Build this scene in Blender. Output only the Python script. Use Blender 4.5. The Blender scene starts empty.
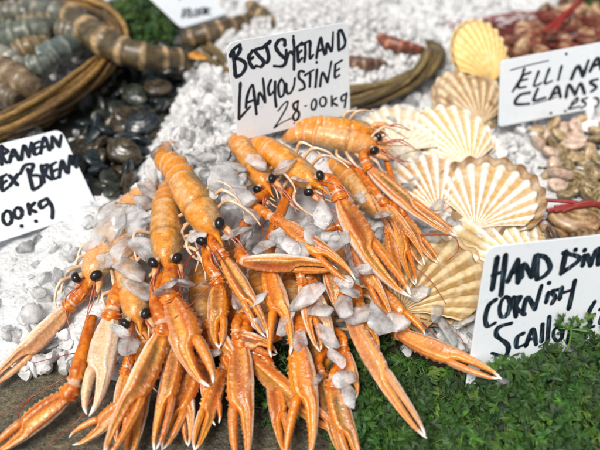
import bpy, bmesh, math, random
import numpy as np
from mathutils import Vector, Matrix, Euler, noise

random.seed(11)
S = 0.01                       # every measure below is in centimetres
sc = bpy.context.scene
COL = sc.collection
PI = math.pi

# ------------------------------------------------------------------ camera
CAM = Vector((0, -42, 43)); PITCH = math.radians(43)
RX = Vector((1, 0, 0)); FW = Vector((0, math.cos(PITCH), -math.sin(PITCH))); UP = Vector((0, math.sin(PITCH), math.cos(PITCH)))
FPX = 583.33

def at(u, v, z):
    """point at height z seen at photo position u,v"""
    d = FW + RX * ((u - 300) / FPX) - UP * ((v - 225) / FPX)
    return CAM + d * ((z - CAM.z) / d.z)

cam = bpy.data.cameras.new('camera'); cam.lens = 35; cam.sensor_width = 36
cam.clip_start = 0.01; cam.clip_end = 100
co = bpy.data.objects.new('camera', cam); COL.objects.link(co)
co.location = CAM * S; co.rotation_euler = (PI / 2 - PITCH, 0, 0)
cam.dof.use_dof = True; cam.dof.focus_distance = 0.495; cam.dof.aperture_fstop = 3.7
sc.camera = co

# ------------------------------------------------------------------ small helpers
def rnd(a, b): return random.uniform(a, b)
def lerp(a, b, t): return a + (b - a) * t
def sst(a, b, x):
    t = max(0., min(1., (x - a) / (b - a))); return t * t * (3 - 2 * t)
def interp(x, xs, ys):
    if x <= xs[0]: return ys[0]
    for i in range(1, len(xs)):
        if x <= xs[i]:
            return lerp(ys[i - 1], ys[i], (x - xs[i - 1]) / (xs[i] - xs[i - 1]))
    return ys[-1]
def mixc(a, b, t): return tuple(lerp(a[i], b[i], t) for i in range(3))
def nz(p, s=1.): return noise.noise(Vector(p) * s)

def link(name, data, parent=None, loc=None):
    o = bpy.data.objects.new(name, data); COL.objects.link(o)
    if parent: o.parent = parent
    if loc is not None: o.location = Vector(loc) * S
    return o

def tag(o, label=None, cat=None, group=None, kind=None):
    if label: o['label'] = label
    if cat: o['category'] = cat
    if group: o['group'] = group
    if kind: o['kind'] = kind
    return o

def thing(name, loc, label, cat, group=None):
    o = link(name, None, None, loc); o.empty_display_size = 0.01
    return tag(o, label, cat, group)

class MB:
    """collects vertices (cm, world), faces and pigment, and links them as one mesh object"""
    def __init__(s): s.v = []; s.f = []; s.c = []
    def add(s, verts, faces, col=(1, 1, 1)):
        n = len(s.v); s.v += [tuple(p) for p in verts]; s.f += [tuple(i + n for i in f) for f in faces]
        s.c += list(col) if isinstance(col, list) else [col] * len(verts)
    def loft(s, rings, cols=None, cap=True, flip=False):
        k = len(rings[0]); vs = [p for r in rings for p in r]; fs = []
        for i in range(len(rings) - 1):
            for j in range(k):
                a, b = i * k + j, i * k + (j + 1) % k
                fs.append((a, b, b + k, a + k))
        if cap:
            fs.append(tuple(range(k))[::-1]); o = (len(rings) - 1) * k; fs.append(tuple(range(o, o + k)))
        if flip: fs = [f[::-1] for f in fs]
        s.add(vs, fs, cols if cols is not None else (1, 1, 1))
    def tube(s, pts, rad, n=8, col=(1, 1, 1)):
        """pts list of Vector; rad a number or list; col a colour or list per point"""
        rings = []; cols = []; m = len(pts); up = Vector((0.13, 0.2, 1))
        for i, p in enumerate(pts):
            d = (pts[min(i + 1, m - 1)] - pts[max(i - 1, 0)]).normalized()
            a = d.cross(up)
            if a.length < 1e-3: a = d.cross(Vector((1, 0, 0)))
            a.normalize(); b = a.cross(d)
            r = rad[i] if isinstance(rad, (list, tuple)) else rad
            rings.append([p + (a * math.cos(2 * PI * k / n) + b * math.sin(2 * PI * k / n)) * r for k in range(n)])
            cols += [col[i] if isinstance(col, list) else col] * n
        s.loft(rings, cols, True)
    def build(s, name, mat, parent=None, origin=(0, 0, 0), smooth=True, recalc=True, sharp=0):
        me = bpy.data.meshes.new(name); og = Vector(origin)
        me.from_pydata([tuple((Vector(p) - og) * S) for p in s.v], [], s.f)
        at_ = me.color_attributes.new('Col', 'FLOAT_COLOR', 'POINT')
        at_.data.foreach_set('color', [x for c in s.c for x in (c[0], c[1], c[2], 1.)])
        if smooth: me.polygons.foreach_set('use_smooth', [True] * len(me.polygons))
        me.materials.append(mat); me.update()
        if sharp: me.set_sharp_from_angle(angle=sharp)
        if recalc:
            bm = bmesh.new(); bm.from_mesh(me); bmesh.ops.recalc_face_normals(bm, faces=bm.faces); bm.to_mesh(me); bm.free()
        return link(name, me, parent, None if parent else origin)

def crom(pts, n=8):
    """smooth curve through points"""
    P = [Vector(p) for p in pts]
    if len(P) < 3:
        return [P[0].lerp(P[-1], i / (2 * n)) for i in range(2 * n + 1)]
    out = []
    for i in range(len(P) - 1):
        p0 = P[max(i - 1, 0)]; p1 = P[i]; p2 = P[i + 1]; p3 = P[min(i + 2, len(P) - 1)]
        for k in range(n):
            t = k / n
            out.append(0.5 * ((2 * p1) + (p2 - p0) * t + (2 * p0 - 5 * p1 + 4 * p2 - p3) * t * t + (3 * p1 - p0 - 3 * p2 + p3) * t ** 3))
    out.append(P[-1]); return out

# ------------------------------------------------------------------ materials
class NT:
    def __init__(s, name):
        s.m = bpy.data.materials.new(name); s.m.use_nodes = True
        s.t = s.m.node_tree; s.b = s.t.nodes['Principled BSDF']
    def n(s, typ, **kw):
        x = s.t.nodes.new(typ)
        for k, v in kw.items():
            if k in x.inputs: x.inputs[k].default_value = v
            else: setattr(x, k, v)
        return x
    def l(s, a, b): s.t.links.new(a, b)
    def set(s, **kw):
        for k, v in kw.items(): s.b.inputs[k.replace('_', ' ')].default_value = v
        return s
    def noise(s, scale, detail=4, rough=.6):
        tc = s.n('ShaderNodeTexCoord'); nn = s.n('ShaderNodeTexNoise', Scale=scale, Detail=detail, Roughness=rough)
        s.l(tc.outputs['Object'], nn.inputs['Vector']); return nn.outputs['Fac']
    def ramp(s, fac, stops):
        r = s.n('ShaderNodeValToRGB'); e = r.color_ramp.elements
        while len(e) < len(stops): e.new(.5)
        for i, (p, c) in enumerate(stops): e[i].position = p; e[i].color = (*c, 1)
        s.l(fac, r.inputs[0]); return r.outputs[0]
    def mul(s, a, b, fac=1., typ='MULTIPLY'):
        m = s.n('ShaderNodeMix', data_type='RGBA', blend_type=typ)
        m.inputs[0].default_value = fac; s.l(a, m.inputs[6]); s.l(b, m.inputs[7]); return m.outputs[2]
    def bump(s, fac, strength, dist):
        b = s.n('ShaderNodeBump', Strength=strength, Distance=dist); s.l(fac, b.inputs['Height']); s.l(b.outputs[0], s.b.inputs['Normal'])

def pigment_mat(name, nscale=300, lo=.7, hi=1.2, rough=.35, bscale=500, bstr=.25, bdist=.0006, coat=0., sss=0., sssr=(.4, .15, .05), wet=0.):
    m = NT(name); a = m.n('ShaderNodeAttribute', attribute_name='Col')
    r = m.ramp(m.noise(nscale), [(.3, (lo, lo, lo)), (.7, (hi, hi, hi))])
    c = m.mul(a.outputs['Color'], r); m.l(c, m.b.inputs['Base Color'])
    m.set(Roughness=rough, Coat_Weight=coat, Coat_Roughness=.12, Specular_IOR_Level=.5)
    if sss: m.set(Subsurface_Weight=sss, Subsurface_Radius=sssr, Subsurface_Scale=.006)
    if wet:
        q = m.n('ShaderNodeMapRange'); m.l(m.noise(150, 4), q.inputs[0]); q.inputs[1].default_value = .35; q.inputs[2].default_value = .65; q.inputs[3].default_value = wet; q.inputs[4].default_value = rough; m.l(q.outputs[0], m.b.inputs['Roughness'])
    m.bump(m.noise(bscale, 3), bstr, bdist); return m.m

M = {}
M['crust'] = pigment_mat('langoustine_shell', 480, .7, 1.18, .42, 300, .5, .0013, .05, wet=.13)
M['limb'] = pigment_mat('langoustine_limb', 300, .7, 1.15, .4, 400, .4, .0008, .05, wet=.14)
M['mussel'] = pigment_mat('dark_bivalve', 160, .4, 1.5, .4, 250, .5, .0012, .05, wet=.12)
M['clam'] = pigment_mat('clam_shell', 200, .6, 1.3, .4, 300, .3, .0006, .15)
M['scallop'] = pigment_mat('scallop_shell', 260, .78, 1.12, .5, 420, .3, .0006)
M['willow'] = pigment_mat('willow', 140, .55, 1.35, .5, 200, .4, .001)
M['leaf'] = pigment_mat('parsley_leaf', 90, .7, 1.25, .62, 400, .2, .0004)
M['prawn'] = pigment_mat('prawn_shell', 110, .4, 1.5, .4, 160, .4, .001, .08)
M['plain'] = pigment_mat('plain', 200, .85, 1.1, .5, 300, .15, .0004)

m = NT('eye_black'); m.set(Base_Color=(.010, .009, .010, 1), Roughness=.22); M['eye'] = m.m
m = NT('sign_card'); c = m.ramp(m.noise(25, 3), [(.3, (.76, .82, .87)), (.7, (.82, .87, .91))]); m.l(c, m.b.inputs['Base Color']); m.set(Roughness=.33)
q = m.n('ShaderNodeMapRange'); m.l(m.noise(55, 5), q.inputs[0]); q.inputs[1].default_value = .52; q.inputs[2].default_value = .66; q.inputs[3].default_value = .42; q.inputs[4].default_value = .08; m.l(q.outputs[0], m.b.inputs['Roughness'])
st = m.ramp(m.noise(33, 6, .7), [(.28, (.80, .80, .76)), (.42, (1, 1, 1))]); c2 = m.mul(c, st); m.l(c2, m.b.inputs['Base Color'])
m.bump(m.noise(45, 3), .25, .001); M['card'] = m.m
m = NT('marker_ink'); c = m.ramp(m.noise(320, 3), [(.35, (.004, .005, .009)), (.72, (.02, .03, .05))]); m.l(c, m.b.inputs['Base Color']); m.set(Roughness=.4); M['ink'] = m.m
m = NT('brush_ink'); tc = m.n('ShaderNodeTexCoord'); mp = m.n('ShaderNodeMapping'); mp.inputs['Scale'].default_value = (500, 60, 60); mp.inputs['Rotation'].default_value = (0, 0, -.2)
nn = m.n('ShaderNodeTexNoise', Scale=1., Detail=3.); m.l(tc.outputs['Object'], mp.inputs[0]); m.l(mp.outputs[0], nn.inputs['Vector'])
c = m.ramp(nn.outputs['Fac'], [(.42, (.004, .008, .014)), (.6, (.02, .04, .06)), (.75, (.16, .24, .3))]); m.l(c, m.b.inputs['Base Color']); m.set(Roughness=.4); M['brush'] = m.m

def ice_mat(name, clear_lo, clear_hi, nscale, rough, ior, bs, bstr, bdist, tint=(.97, .975, .98), thru=.2):
    """frosted ice that passes light (diffuse and translucent) with clear glassy patches"""
    m = NT(name); t = m.t
    fz = m.noise(nscale, 5); bp = m.n('ShaderNodeBump', Strength=bstr, Distance=bdist); m.l(m.noise(bs, 6, .65), bp.inputs['Height'])
    df = m.n('ShaderNodeBsdfDiffuse'); tr = m.n('ShaderNodeBsdfTranslucent'); gl = m.n('ShaderNodeBsdfGlossy', Roughness=rough); rf = m.n('ShaderNodeBsdfGlass', Roughness=rough, IOR=ior)
    for q in (df, tr, gl, rf): m.l(bp.outputs[0], q.inputs['Normal'])
    c = m.ramp(m.noise(40, 5), [(.3, tuple(v * .93 for v in tint)), (.6, tint)])
    for q in (df, tr): m.l(c, q.inputs['Color'])
    a = m.n('ShaderNodeMixShader'); a.inputs[0].default_value = thru; m.l(df.outputs[0], a.inputs[1]); m.l(tr.outputs[0], a.inputs[2])
    r = m.n('ShaderNodeMapRange'); m.l(fz, r.inputs[0]); r.inputs[1].default_value = .38; r.inputs[2].default_value = .64; r.inputs[3].default_value = clear_hi; r.inputs[4].default_value = clear_lo
    b = m.n('ShaderNodeMixShader'); m.l(r.outputs[0], b.inputs[0]); m.l(a.outputs[0], b.inputs[1])
    tp = m.n('ShaderNodeBsdfTransparent'); e = m.n('ShaderNodeMixShader'); e.inputs[0].default_value = .4; m.l(tp.outputs[0], e.inputs[1]); m.l(rf.outputs[0], e.inputs[2]); m.l(e.outputs[0], b.inputs[2])
    f = m.n('ShaderNodeFresnel', IOR=1.31); m.l(bp.outputs[0], f.inputs['Normal']); d = m.n('ShaderNodeMixShader'); m.l(f.outputs[0], d.inputs[0]); m.l(b.outputs[0], d.inputs[1]); m.l(gl.outputs[0], d.inputs[2])
    m.l(d.outputs[0], t.nodes['Material Output'].inputs['Surface']); t.nodes.remove(m.b); return m.m
M['ice'] = ice_mat('ice_chunk', .3, .9, 80, .05, 1.22, 110, .4, .003, thru=.25)
M['crushed'] = ice_mat('crushed_ice', .0, .4, 90, .1, 1.25, 240, .5, .002)
M['packed'] = ice_mat('packed_ice', .0, .0, 60, .12, 1.3, 150, .9, .006, (.90, .925, .94), thru=0.)

m = NT('wet_stone'); n1 = m.noise(14, 8, .7); c1 = m.ramp(n1, [(.3, (.030, .028, .020)), (.5, (.075, .066, .043)), (.62, (.12, .10, .055)), (.78, (.20, .17, .10))])
n2 = m.noise(220, 4, .7); c2 = m.ramp(n2, [(.32, (.35, .36, .36)), (.52, (1, 1, 1)), (.68, (1.9, 1.75, 1.5))]); c = m.mul(c1, c2); m.l(c, m.b.inputs['Base Color'])
rr = m.n('ShaderNodeMapRange'); m.l(n1, rr.inputs[0]); rr.inputs[3].default_value = .12; rr.inputs[4].default_value = .6; m.l(rr.outputs[0], m.b.inputs['Roughness'])
m.bump(n2, .6, .003); M['stone'] = m.m
m = NT('gap_shade_sheet'); m.set(Base_Color=(.018, .02, .02, 1), Roughness=.35); m.bump(m.noise(80), .3, .002); M['gap_shade'] = m.m  # near-black colour standing in for the shade between heaped shells

# ------------------------------------------------------------------ the bed: stone slab, ice
def ice_z(x, y):
    z = 2.0 + 5.2 * math.exp(-(((x + 3.) / 15.) ** 2 + ((y - 10.) / 12.5) ** 2))
    z += 2.0 * math.exp(-(((x + 11.) / 5.) ** 2 + ((y - 22.) / 13.) ** 2))
    z += 2.5 * sst(18, 32, y) * math.exp(-((x - 3) / 15.) ** 2)                    # ice heaped in the oblong basket
    z -= 1.2 * math.exp(-(((x + 20.) / 5.5) ** 2 + ((y - 18.) / 13.) ** 2))        # hollow for the dark bivalves
    e = -13.5 + 2.0 * sst(-14, -6, x) + 2.5 * sst(2, 12, x) + 1.2 * nz((x * .25, y * .1, 3.))
    k = sst(e - 1.2, e + 2.2, y)
    return lerp(-1.5, z, k)

def ice_bump(x, y):
    return .7 * nz((x * .4, y * .4, 0)) + .55 * nz((x * 1.0, y * 1.0, 5)) + .4 * abs(nz((x * 2.2, y * 2.2, 9)))

def grid(x0, x1, y0, y1, st, fz):
    mb = MB(); nx = int((x1 - x0) / st) + 1; ny = int((y1 - y0) / st) + 1
    vs = [(x0 + i * st, y0 + j * st, fz(x0 + i * st, y0 + j * st)) for j in range(ny) for i in range(nx)]
    fs = [(j * nx + i, j * nx + i + 1, j * nx + nx + i + 1, j * nx + nx + i) for j in range(ny - 1) for i in range(nx - 1)]
    mb.add(vs, fs); return mb

tag(grid(-75, 80, -20, 95, .6, lambda x, y: ice_z(x, y) + ice_bump(x, y)).build('ice_bed', M['packed'], recalc=False), kind='structure')
tag(grid(-75, 80, -45, 95, 1.2, lambda x, y: .25 * nz((x * .12, y * .12, 1)) + .1 * nz((x * .8, y * .8, 1))).build('stone_slab', M['stone'], recalc=False), kind='structure')

def chip_mesh(seed, sub=1, flat=1.):
    rs = random.Random(seed); bm = bmesh.new(); bmesh.ops.create_icosphere(bm, subdivisions=sub, radius=1.)
    off = Vector((rs.uniform(-9, 9), rs.uniform(-9, 9), rs.uniform(-9, 9)))
    planes = [(Vector((rs.gauss(0, 1), rs.gauss(0, 1), rs.gauss(0, 1))).normalized(), rs.uniform(.42, .75)) for _ in range(9)]
    sx, sy, sz = rs.uniform(.8, 1.3), rs.uniform(.7, 1.05), rs.uniform(.45, .8) * flat
    for v in bm.verts:
        p = v.co.copy()
        for n, d in planes:
            q = p.dot(n)
            if q > d: p -= n * (q - d)
        p *= 1 + .07 * noise.noise(v.co * 1.7 + off)
        v.co = Vector((p.x * sx, p.y * sy, p.z * sz))
    vs = [v.co.copy() for v in bm.verts]; fs = [tuple(v.index for v in f.verts) for f in bm.faces]; bm.free()
    return vs, fs

CH1 = [chip_mesh(i, 1) for i in range(14)]
CH2 = [chip_mesh(50 + i, 2) for i in range(8)]

def rmat(): return Euler((rnd(0, 6.3), rnd(0, 6.3), rnd(0, 6.3))).to_matrix()

chips = MB()
def chip(x, y, z, r, lib=CH1):
    vs, fs = random.choice(lib); R = rmat() * r; p = Vector((x, y, z)); chips.add([R @ v + p for v in vs], fs)
def ice_ok(x, y):
    return ice_z(x, y) > 1.2
cnt = 0
while cnt < 4600:                                  # loose chips over the whole bed, finer and denser near the lens
    x = rnd(-48, 52); y = -15 + 78 * random.random() ** 1.3
    if not ice_ok(x, y) or abs(x) > 26 + (y + 20) * .45: continue
    if -27 < x < -13.5 and 6 < y < 33 and random.random() < .97: continue
    if x > 24.5 and -2 < y < 20 and x - 24.5 > (10 - y) * -.3 - 1: continue
    cnt += 1
    left = sst(-12, -18, x) * sst(10, 0, y)
    r = rnd(.4, 1.0) * random.choice((1, 1, 1, 1.5)); r *= lerp(1, .8, left)
    chip(x, y, ice_z(x, y) + ice_bump(x, y) + lerp(rnd(-.5, .2), rnd(-.95, -.4), left) * r, r, CH2 if r > .7 else CH1)
for _ in range(640):                               # the heaped ice left of the main sign
    x = random.gauss(-10, 4.0); y = random.gauss(19, 8)
    if y < 8 or x > 0 or x < -15.5 + (y - 20) * .12: continue
    chip(x, y, ice_z(x, y) + rnd(-.2, .9), rnd(.6, 1.0) * random.choice((1, 1, 1.4, 1.8)), CH2)
for _ in range(130):                               # broken edge at the slab
    x = rnd(-24, -8); y = -13.0 + rnd(-1.6, 1.5)
    chip(x, y, max(.35, ice_z(x, y)) + rnd(0, .6), rnd(.5, 1.1), CH2)
for _ in range(420):                               # ice thrown over and between the scallops
    u, v = rnd(385, 535), rnd(95, 245); p = at(u, v, 2.6 + rnd(-.6, 1.0))
    if abs(u - 490) < 34 and abs(v - 190) < 28: continue
    chip(p.x, p.y, p.z, rnd(.4, 1.0), CH2)
for _ in range(170):                               # larger plates by the scallops and the right-hand claw
    p = at(rnd(405, 480), rnd(296, 345), 2.0); chip(p.x, p.y, max(ice_z(p.x, p.y), .6) + rnd(0, .7), rnd(.5, 1.2), CH2)
tag(chips.build('crushed_ice', M['crushed'], recalc=False, sharp=.5), 'white crushed ice spread loosely over the whole display bed', 'ice', kind='stuff')
chips = MB()                                       # glassy pieces among the white ones
for _ in range(1150):
    if random.random() < .34: x = random.gauss(-10, 4.5); y = random.gauss(17, 9)
    else: x = rnd(-45, 50); y = -12 + 70 * random.random() ** 1.3
    if not ice_ok(x, y) or (-27 < x < -14.5 and 6 < y < 33) or (x > 22 and -2 < y < 22): continue
    chip(x, y, ice_z(x, y) + ice_bump(x, y) + rnd(.1, .7), rnd(.45, 1.25), CH2)
tag(chips.build('clear_ice', M['ice'], recalc=False, sharp=.45), 'clear glassy pieces of crushed ice lying over the white ice', 'ice', kind='stuff')

# ------------------------------------------------------------------ price signs
def in_sign(T, w, h, u, v):
    """sign coordinates of a point of the writing"""
    o = T.translation; n = T.to_3x3() @ Vector((0, 0, 1))
    d = FW + RX * ((u - 300) / FPX) - UP * ((v - 225) / FPX)
    t = (o - CAM).dot(n) / d.dot(n); q = T.inverted() @ (CAM + d * t); return q.x, q.y

def ribbon(mb, pts, w, z):
    """one brush stroke: rounded ends, uneven width"""
    P = crom([(x, y, 0) for x, y in pts], 7) if len(pts) > 2 else [Vector((*lerp(Vector(pts[0]), Vector(pts[1]), i / 6), 0)) for i in range(7)]
    m = len(P); ph = rnd(0, 9); vs = []; fs = []
    for i, p in enumerate(P):
        d = (P[min(i + 1, m - 1)] - P[max(i - 1, 0)]); d = d.normalized() if d.length > 1e-6 else Vector((1, 0, 0))
        n = Vector((-d.y, d.x, 0)); k = 1 + .22 * noise.noise(Vector((ph, i * .35, 0))) - .25 * (i / m) * (d.y > .2)
        k *= .85 + .3 * abs(n.x)
        vs += [p + n * w * .5 * k + Vector((0, 0, z)), p - n * w * .5 * k + Vector((0, 0, z))]
    for i in range(m - 1): fs.append((2 * i, 2 * i + 1, 2 * i + 3, 2 * i + 2))
    mb.add(vs, fs)
    for e, s in ((P[0], 1.), (P[-1], .85)):
        mb.add([e + Vector((math.cos(a) * w * .49 * s, math.sin(a) * w * .49 * s, z)) for a in [2 * PI * i / 10 for i in range(10)]], [tuple(range(10))])

def sign(c, eul, w, h, strokes, ink, label, rad=.8, spike=True, foot=None):
    T = Matrix.Translation(c) @ Euler([math.radians(a) for a in eul]).to_matrix().to_4x4()
    o = link('price_sign', None, None, c); o.rotation_euler = [math.radians(a) for a in eul]; o.empty_display_size = .01
    tag(o, label, 'price sign', 'handwritten price signs')
    out = []
    for cx, cy, a0 in ((w / 2 - rad, h / 2 - rad, 0), (-w / 2 + rad, h / 2 - rad, 90), (-w / 2 + rad, -h / 2 + rad, 180), (w / 2 - rad, -h / 2 + rad, 270)):
        for k in range(7):
            a = math.radians(a0 + 15 * k); out.append((cx + rad * math.cos(a), cy + rad * math.sin(a)))
    n = len(out); mb = MB(); e = .03
    def ring(z, s): return [(x - math.copysign(s, x), y - math.copysign(s, y), z) for x, y in out]
    rs = [ring(-.14, e), ring(-.14 + e, 0), ring(-e, 0), ring(0, e)]
    mb.loft([[Vector(p) for p in r] for r in rs])
    mb.build('card', M['card'], o, smooth=False)
    tx = MB(); lay = 0
    for wpx, pts in strokes:
        q = [in_sign(T, w, h, u, v) for u, v in pts]
        g = (CAM - Vector(c)).length / FPX
        lay += 1; ribbon(tx, q, wpx * g, .012 + .0012 * (lay % 7))
    tx.build('lettering', ink, o, smooth=False)
    if spike:
        sp = MB(); sp.tube([Vector((0, -h / 2 + .6, -.3)), Vector((0, -h / 2 - 5, -.3))], [.3, .12], 8, (.8, .82, .84)); sp.build('spike', M['plain'], o)
    if foot:
        ft = MB(); ft.tube([Vector((foot, -h / 2 + 1.2, -.35)), Vector((foot, -h / 2 - 1.6, .3))], [.55, .55], 10, (.82, .84, .86))
        ft.build('holder_stem', M['plain'], o)
        fb = MB(); q = T.to_3x3().inverted() @ Vector((0, 0, 1)); b0 = Vector((foot, -h / 2 - 1.4, .35))
        a = q.cross(Vector((1, 0, 0))).normalized(); b = a.cross(q)
        rings = [[b0 + q * zz + (a * math.cos(t) + b * math.sin(t)) * rr for t in [2 * PI * i / 28 for i in range(28)]] for zz, rr in ((-.5, 2.0), (-.35, 2.1), (-.1, 2.0), (.1, .9), (.25, .55))]
        fb.loft(rings, [(.84, .85, .86)] * (28 * 5)); fb.build('holder_foot', M['plain'], o)
    return o

def zs(ox, oy, k, w, lst): return [(w, [(ox + x / k, oy + y / k) for x, y in s]) for s in lst]
def ell(cx, cy, rx, ry, tilt=0):
    return [(cx + rx * math.cos(a) * math.cos(tilt) - ry * math.sin(a) * math.sin(tilt), cy + rx * math.cos(a) * math.sin(tilt) + ry * math.sin(a) * math.cos(tilt)) for a in [2 * PI * i / 9 - 1.8 for i in range(10)]]
def dot(x, y): return [(x, y), (x + 3, y + 3)]

main = zs(222, 20, 7.5, 3.4, [
    [(62, 272), (78, 232), (120, 192), (137, 186)], [(84, 235), (92, 320), (100, 420)], [(130, 190), (136, 222), (112, 268), (96, 285)], [(98, 285), (150, 302), (178, 342), (150, 402), (104, 428)],
    [(202, 262), (206, 318), (234, 358), (252, 345)], [(196, 285), (228, 228)], [(202, 305), (232, 280)],
    [(290, 212), (250, 225), (268, 262), (312, 310), (296, 348), (258, 345)], [(362, 160), (300, 212)], [(334, 205), (350, 280), (335, 322)],
    [(470, 192), (468, 150), (430, 150), (402, 198), (430, 250), (478, 300), (455, 345), (390, 345)]])
main += zs(285, 15, 7.5, 2.9, [
    [(8, 262), (10, 345)], [(12, 330), (38, 275), (64, 300)], [(62, 180), (68, 250), (67, 412)], dot(62, 158),
    [(90, 242), (96, 300), (98, 352)], [(88, 244), (126, 205)], [(95, 292), (124, 265)], [(100, 352), (128, 322)],
    [(124, 222), (182, 194)], [(150, 215), (152, 290), (144, 352)], [(190, 200), (186, 322), (212, 300)],
    [(235, 322), (250, 230), (268, 170), (280, 230), (296, 298)], [(242, 272), (284, 255)],
    [(306, 290), (316, 212), (350, 272), (360, 130)], [(400, 132), (402, 262)], [(402, 120), (422, 118), (450, 190), (440, 238), (402, 266)], dot(236, 355)])
main += zs(225, 60, 7.5, 2.7, [
    [(115, 172), (108, 300), (104, 440)], [(105, 442), (160, 380), (188, 350)], [(156, 358), (166, 270), (204, 188), (220, 270), (236, 408)], [(166, 318), (214, 300)],
    [(246, 332), (258, 245), (302, 318)], [(300, 316), (292, 210), (284, 138)], [(346, 148), (324, 205), (336, 262), (368, 232)], [(376, 162), (375, 270), (384, 352)],
    [(424, 142), (400, 190), (410, 272), (438, 258), (446, 185), (424, 142)]])
main += zs(285, 55, 7.5, 2.7, [
    [(8, 215), (14, 282), (42, 282), (66, 232), (74, 172)], [(142, 126), (110, 122), (104, 168), (140, 208), (144, 248), (106, 265)],
    [(148, 152), (214, 112)], [(190, 142), (184, 240)], [(240, 108), (228, 244)], dot(236, 52), [(262, 235), (280, 132), (318, 204)], [(318, 204), (348, 48)],
    [(376, 74), (374, 165), (408, 150)], [(376, 72), (428, 38)], [(378, 122), (408, 102)]])
main += [(1.7, [(278, 111), (284, 103.5), (287.6, 101.5), (286.5, 107), (280, 119), (274, 128)]), (1.5, [(274, 128), (283, 122), (294, 117)]),
         (2.7, [(298, 101), (293.5, 104), (294, 108.5), (298.5, 112), (298.5, 117.5), (295, 120.5), (293, 116), (297, 109.5), (298, 101)]), (1.7, [(294, 123), (294.5, 123.3)]), (1.7, [(304, 119), (304.4, 119.2)]), (1.5, [(304.5, 106.2), (306.5, 105.6)])]
main += zs(285, 55, 7.5, 2.4, [ell(216, 372, 18, 40, .15), ell(284, 350, 24, 36, .1), [(350, 308), (352, 384)], [(386, 322), (354, 350), (394, 380)], [(458, 288), (424, 312), (428, 345), (456, 330)], [(462, 286), (455, 340), (446, 395)]])
sign((-0.68, 10.79, 13.52), (76.7, 2.64, 27.0), 13.16, 9.71, main, M['ink'], 'upright white card lettered for langoustine, standing behind the langoustine pile')

left = zs(0, 125, 3.75, 3.3, [
    [(6, 78), (6, 150)], [(6, 84), (28, 98), (8, 116), (26, 142)], [(36, 140), (50, 92), (70, 132)], [(42, 120), (64, 112)], [(80, 130), (90, 76), (108, 120)], [(108, 120), (118, 66)],
    [(126, 72), (130, 110), (150, 104)], [(126, 72), (148, 62)], [(128, 92), (144, 84)], [(152, 106), (166, 46), (186, 96)], [(156, 86), (178, 78)], [(196, 86), (196, 42), (222, 82)], [(222, 82), (230, 38)],
    [(5, 196), (8, 245), (30, 234)], [(5, 196), (24, 186)], [(8, 220), (24, 210)], [(36, 190), (66, 226)], [(66, 186), (36, 230)],
    [(76, 182), (94, 152), (124, 150), (110, 190)], [(104, 165), (124, 244)], [(110, 190), (150, 192), (154, 224), (126, 244)], [(156, 152), (166, 216)], [(156, 156), (180, 150), (170, 182), (194, 205)],
    [(190, 152), (200, 200), (220, 194)], [(190, 152), (210, 140)], [(196, 176), (214, 166)], [(222, 196), (232, 132), (250, 180)], [(226, 166), (244, 160)], [(256, 180), (263, 112), (272, 150), (281, 108), (286, 160)],
    ell(28, 348, 17, 26), ell(68, 330, 15, 20), [(106, 296), (112, 336)], [(130, 292), (112, 314), (136, 326)], [(176, 276), (150, 290), (155, 312), (180, 296)], [(176, 276), (196, 310), (196, 350)], dot(80, 378), dot(134, 360)])
left += [(3.3, s) for s in ([(-4, 157), (-8, 170)], [(-12, 158), (-14, 172)], [(-22, 160), (-24, 175)], [(-35, 163), (-35, 178)], [(-48, 166), (-46, 182)], [(-10, 188), (-6, 200)], [(-20, 190), (-16, 204)], [(-8, 222), (-6, 232)])]
sign((-28.63, 3.65, 5.69), (36.0, 7.78, 39.28), 13.2, 9.8, left, M['ink'], 'white card lettered for bream, leaning on a wicker basket beside dark shellfish', spike=False)

tell = zs(495, 35, 3.75, 1.3, [[(58, 132), (130, 112), (200, 96)], [(140, 260), (230, 232)]])
tell += zs(495, 35, 3.75, 2.4, [[(110, 126), (98, 160), (66, 212)], [(106, 150), (86, 195), (116, 194)], [(106, 150), (134, 140)], [(96, 172), (120, 165)], [(164, 136), (146, 190), (174, 180)], [(204, 126), (186, 180), (214, 172)], [(250, 116), (236, 170)]])
tell += zs(495, 35, 3.75, 3.4, [[(286, 165), (310, 116), (330, 154)], [(330, 154), (350, 96)], [(356, 136), (384, 86), (400, 130)], [(364, 118), (396, 106)]])
tell += zs(495, 35, 3.75, 3.0, [[(130, 216), (92, 226), (76, 258), (128, 258)], [(160, 202), (146, 245), (188, 234)], [(206, 240), (232, 192), (246, 234)], [(216, 222), (242, 214)], [(266, 234), (276, 186), (300, 224)], [(300, 224), (320, 182), (336, 220)], [(384, 166), (356, 176), (380, 196), (360, 212)]])
tell += zs(495, 35, 3.75, 2.2, [[(286, 258), (306, 236), (308, 248), (276, 276), (318, 268)], [(346, 236), (326, 244), (342, 260), (322, 275)], ell(376, 252, 13, 17), dot(262, 284), dot(208, 292), dot(266, 70)])
sign((29.96, 19.88, 8.03), (74.6, -4.41, 12.45), 13.5, 8.0, tell, M['ink'], 'white card lettered for tellina clams on a round white plastic foot', rad=.5, spike=False, foot=5.2)

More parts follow.
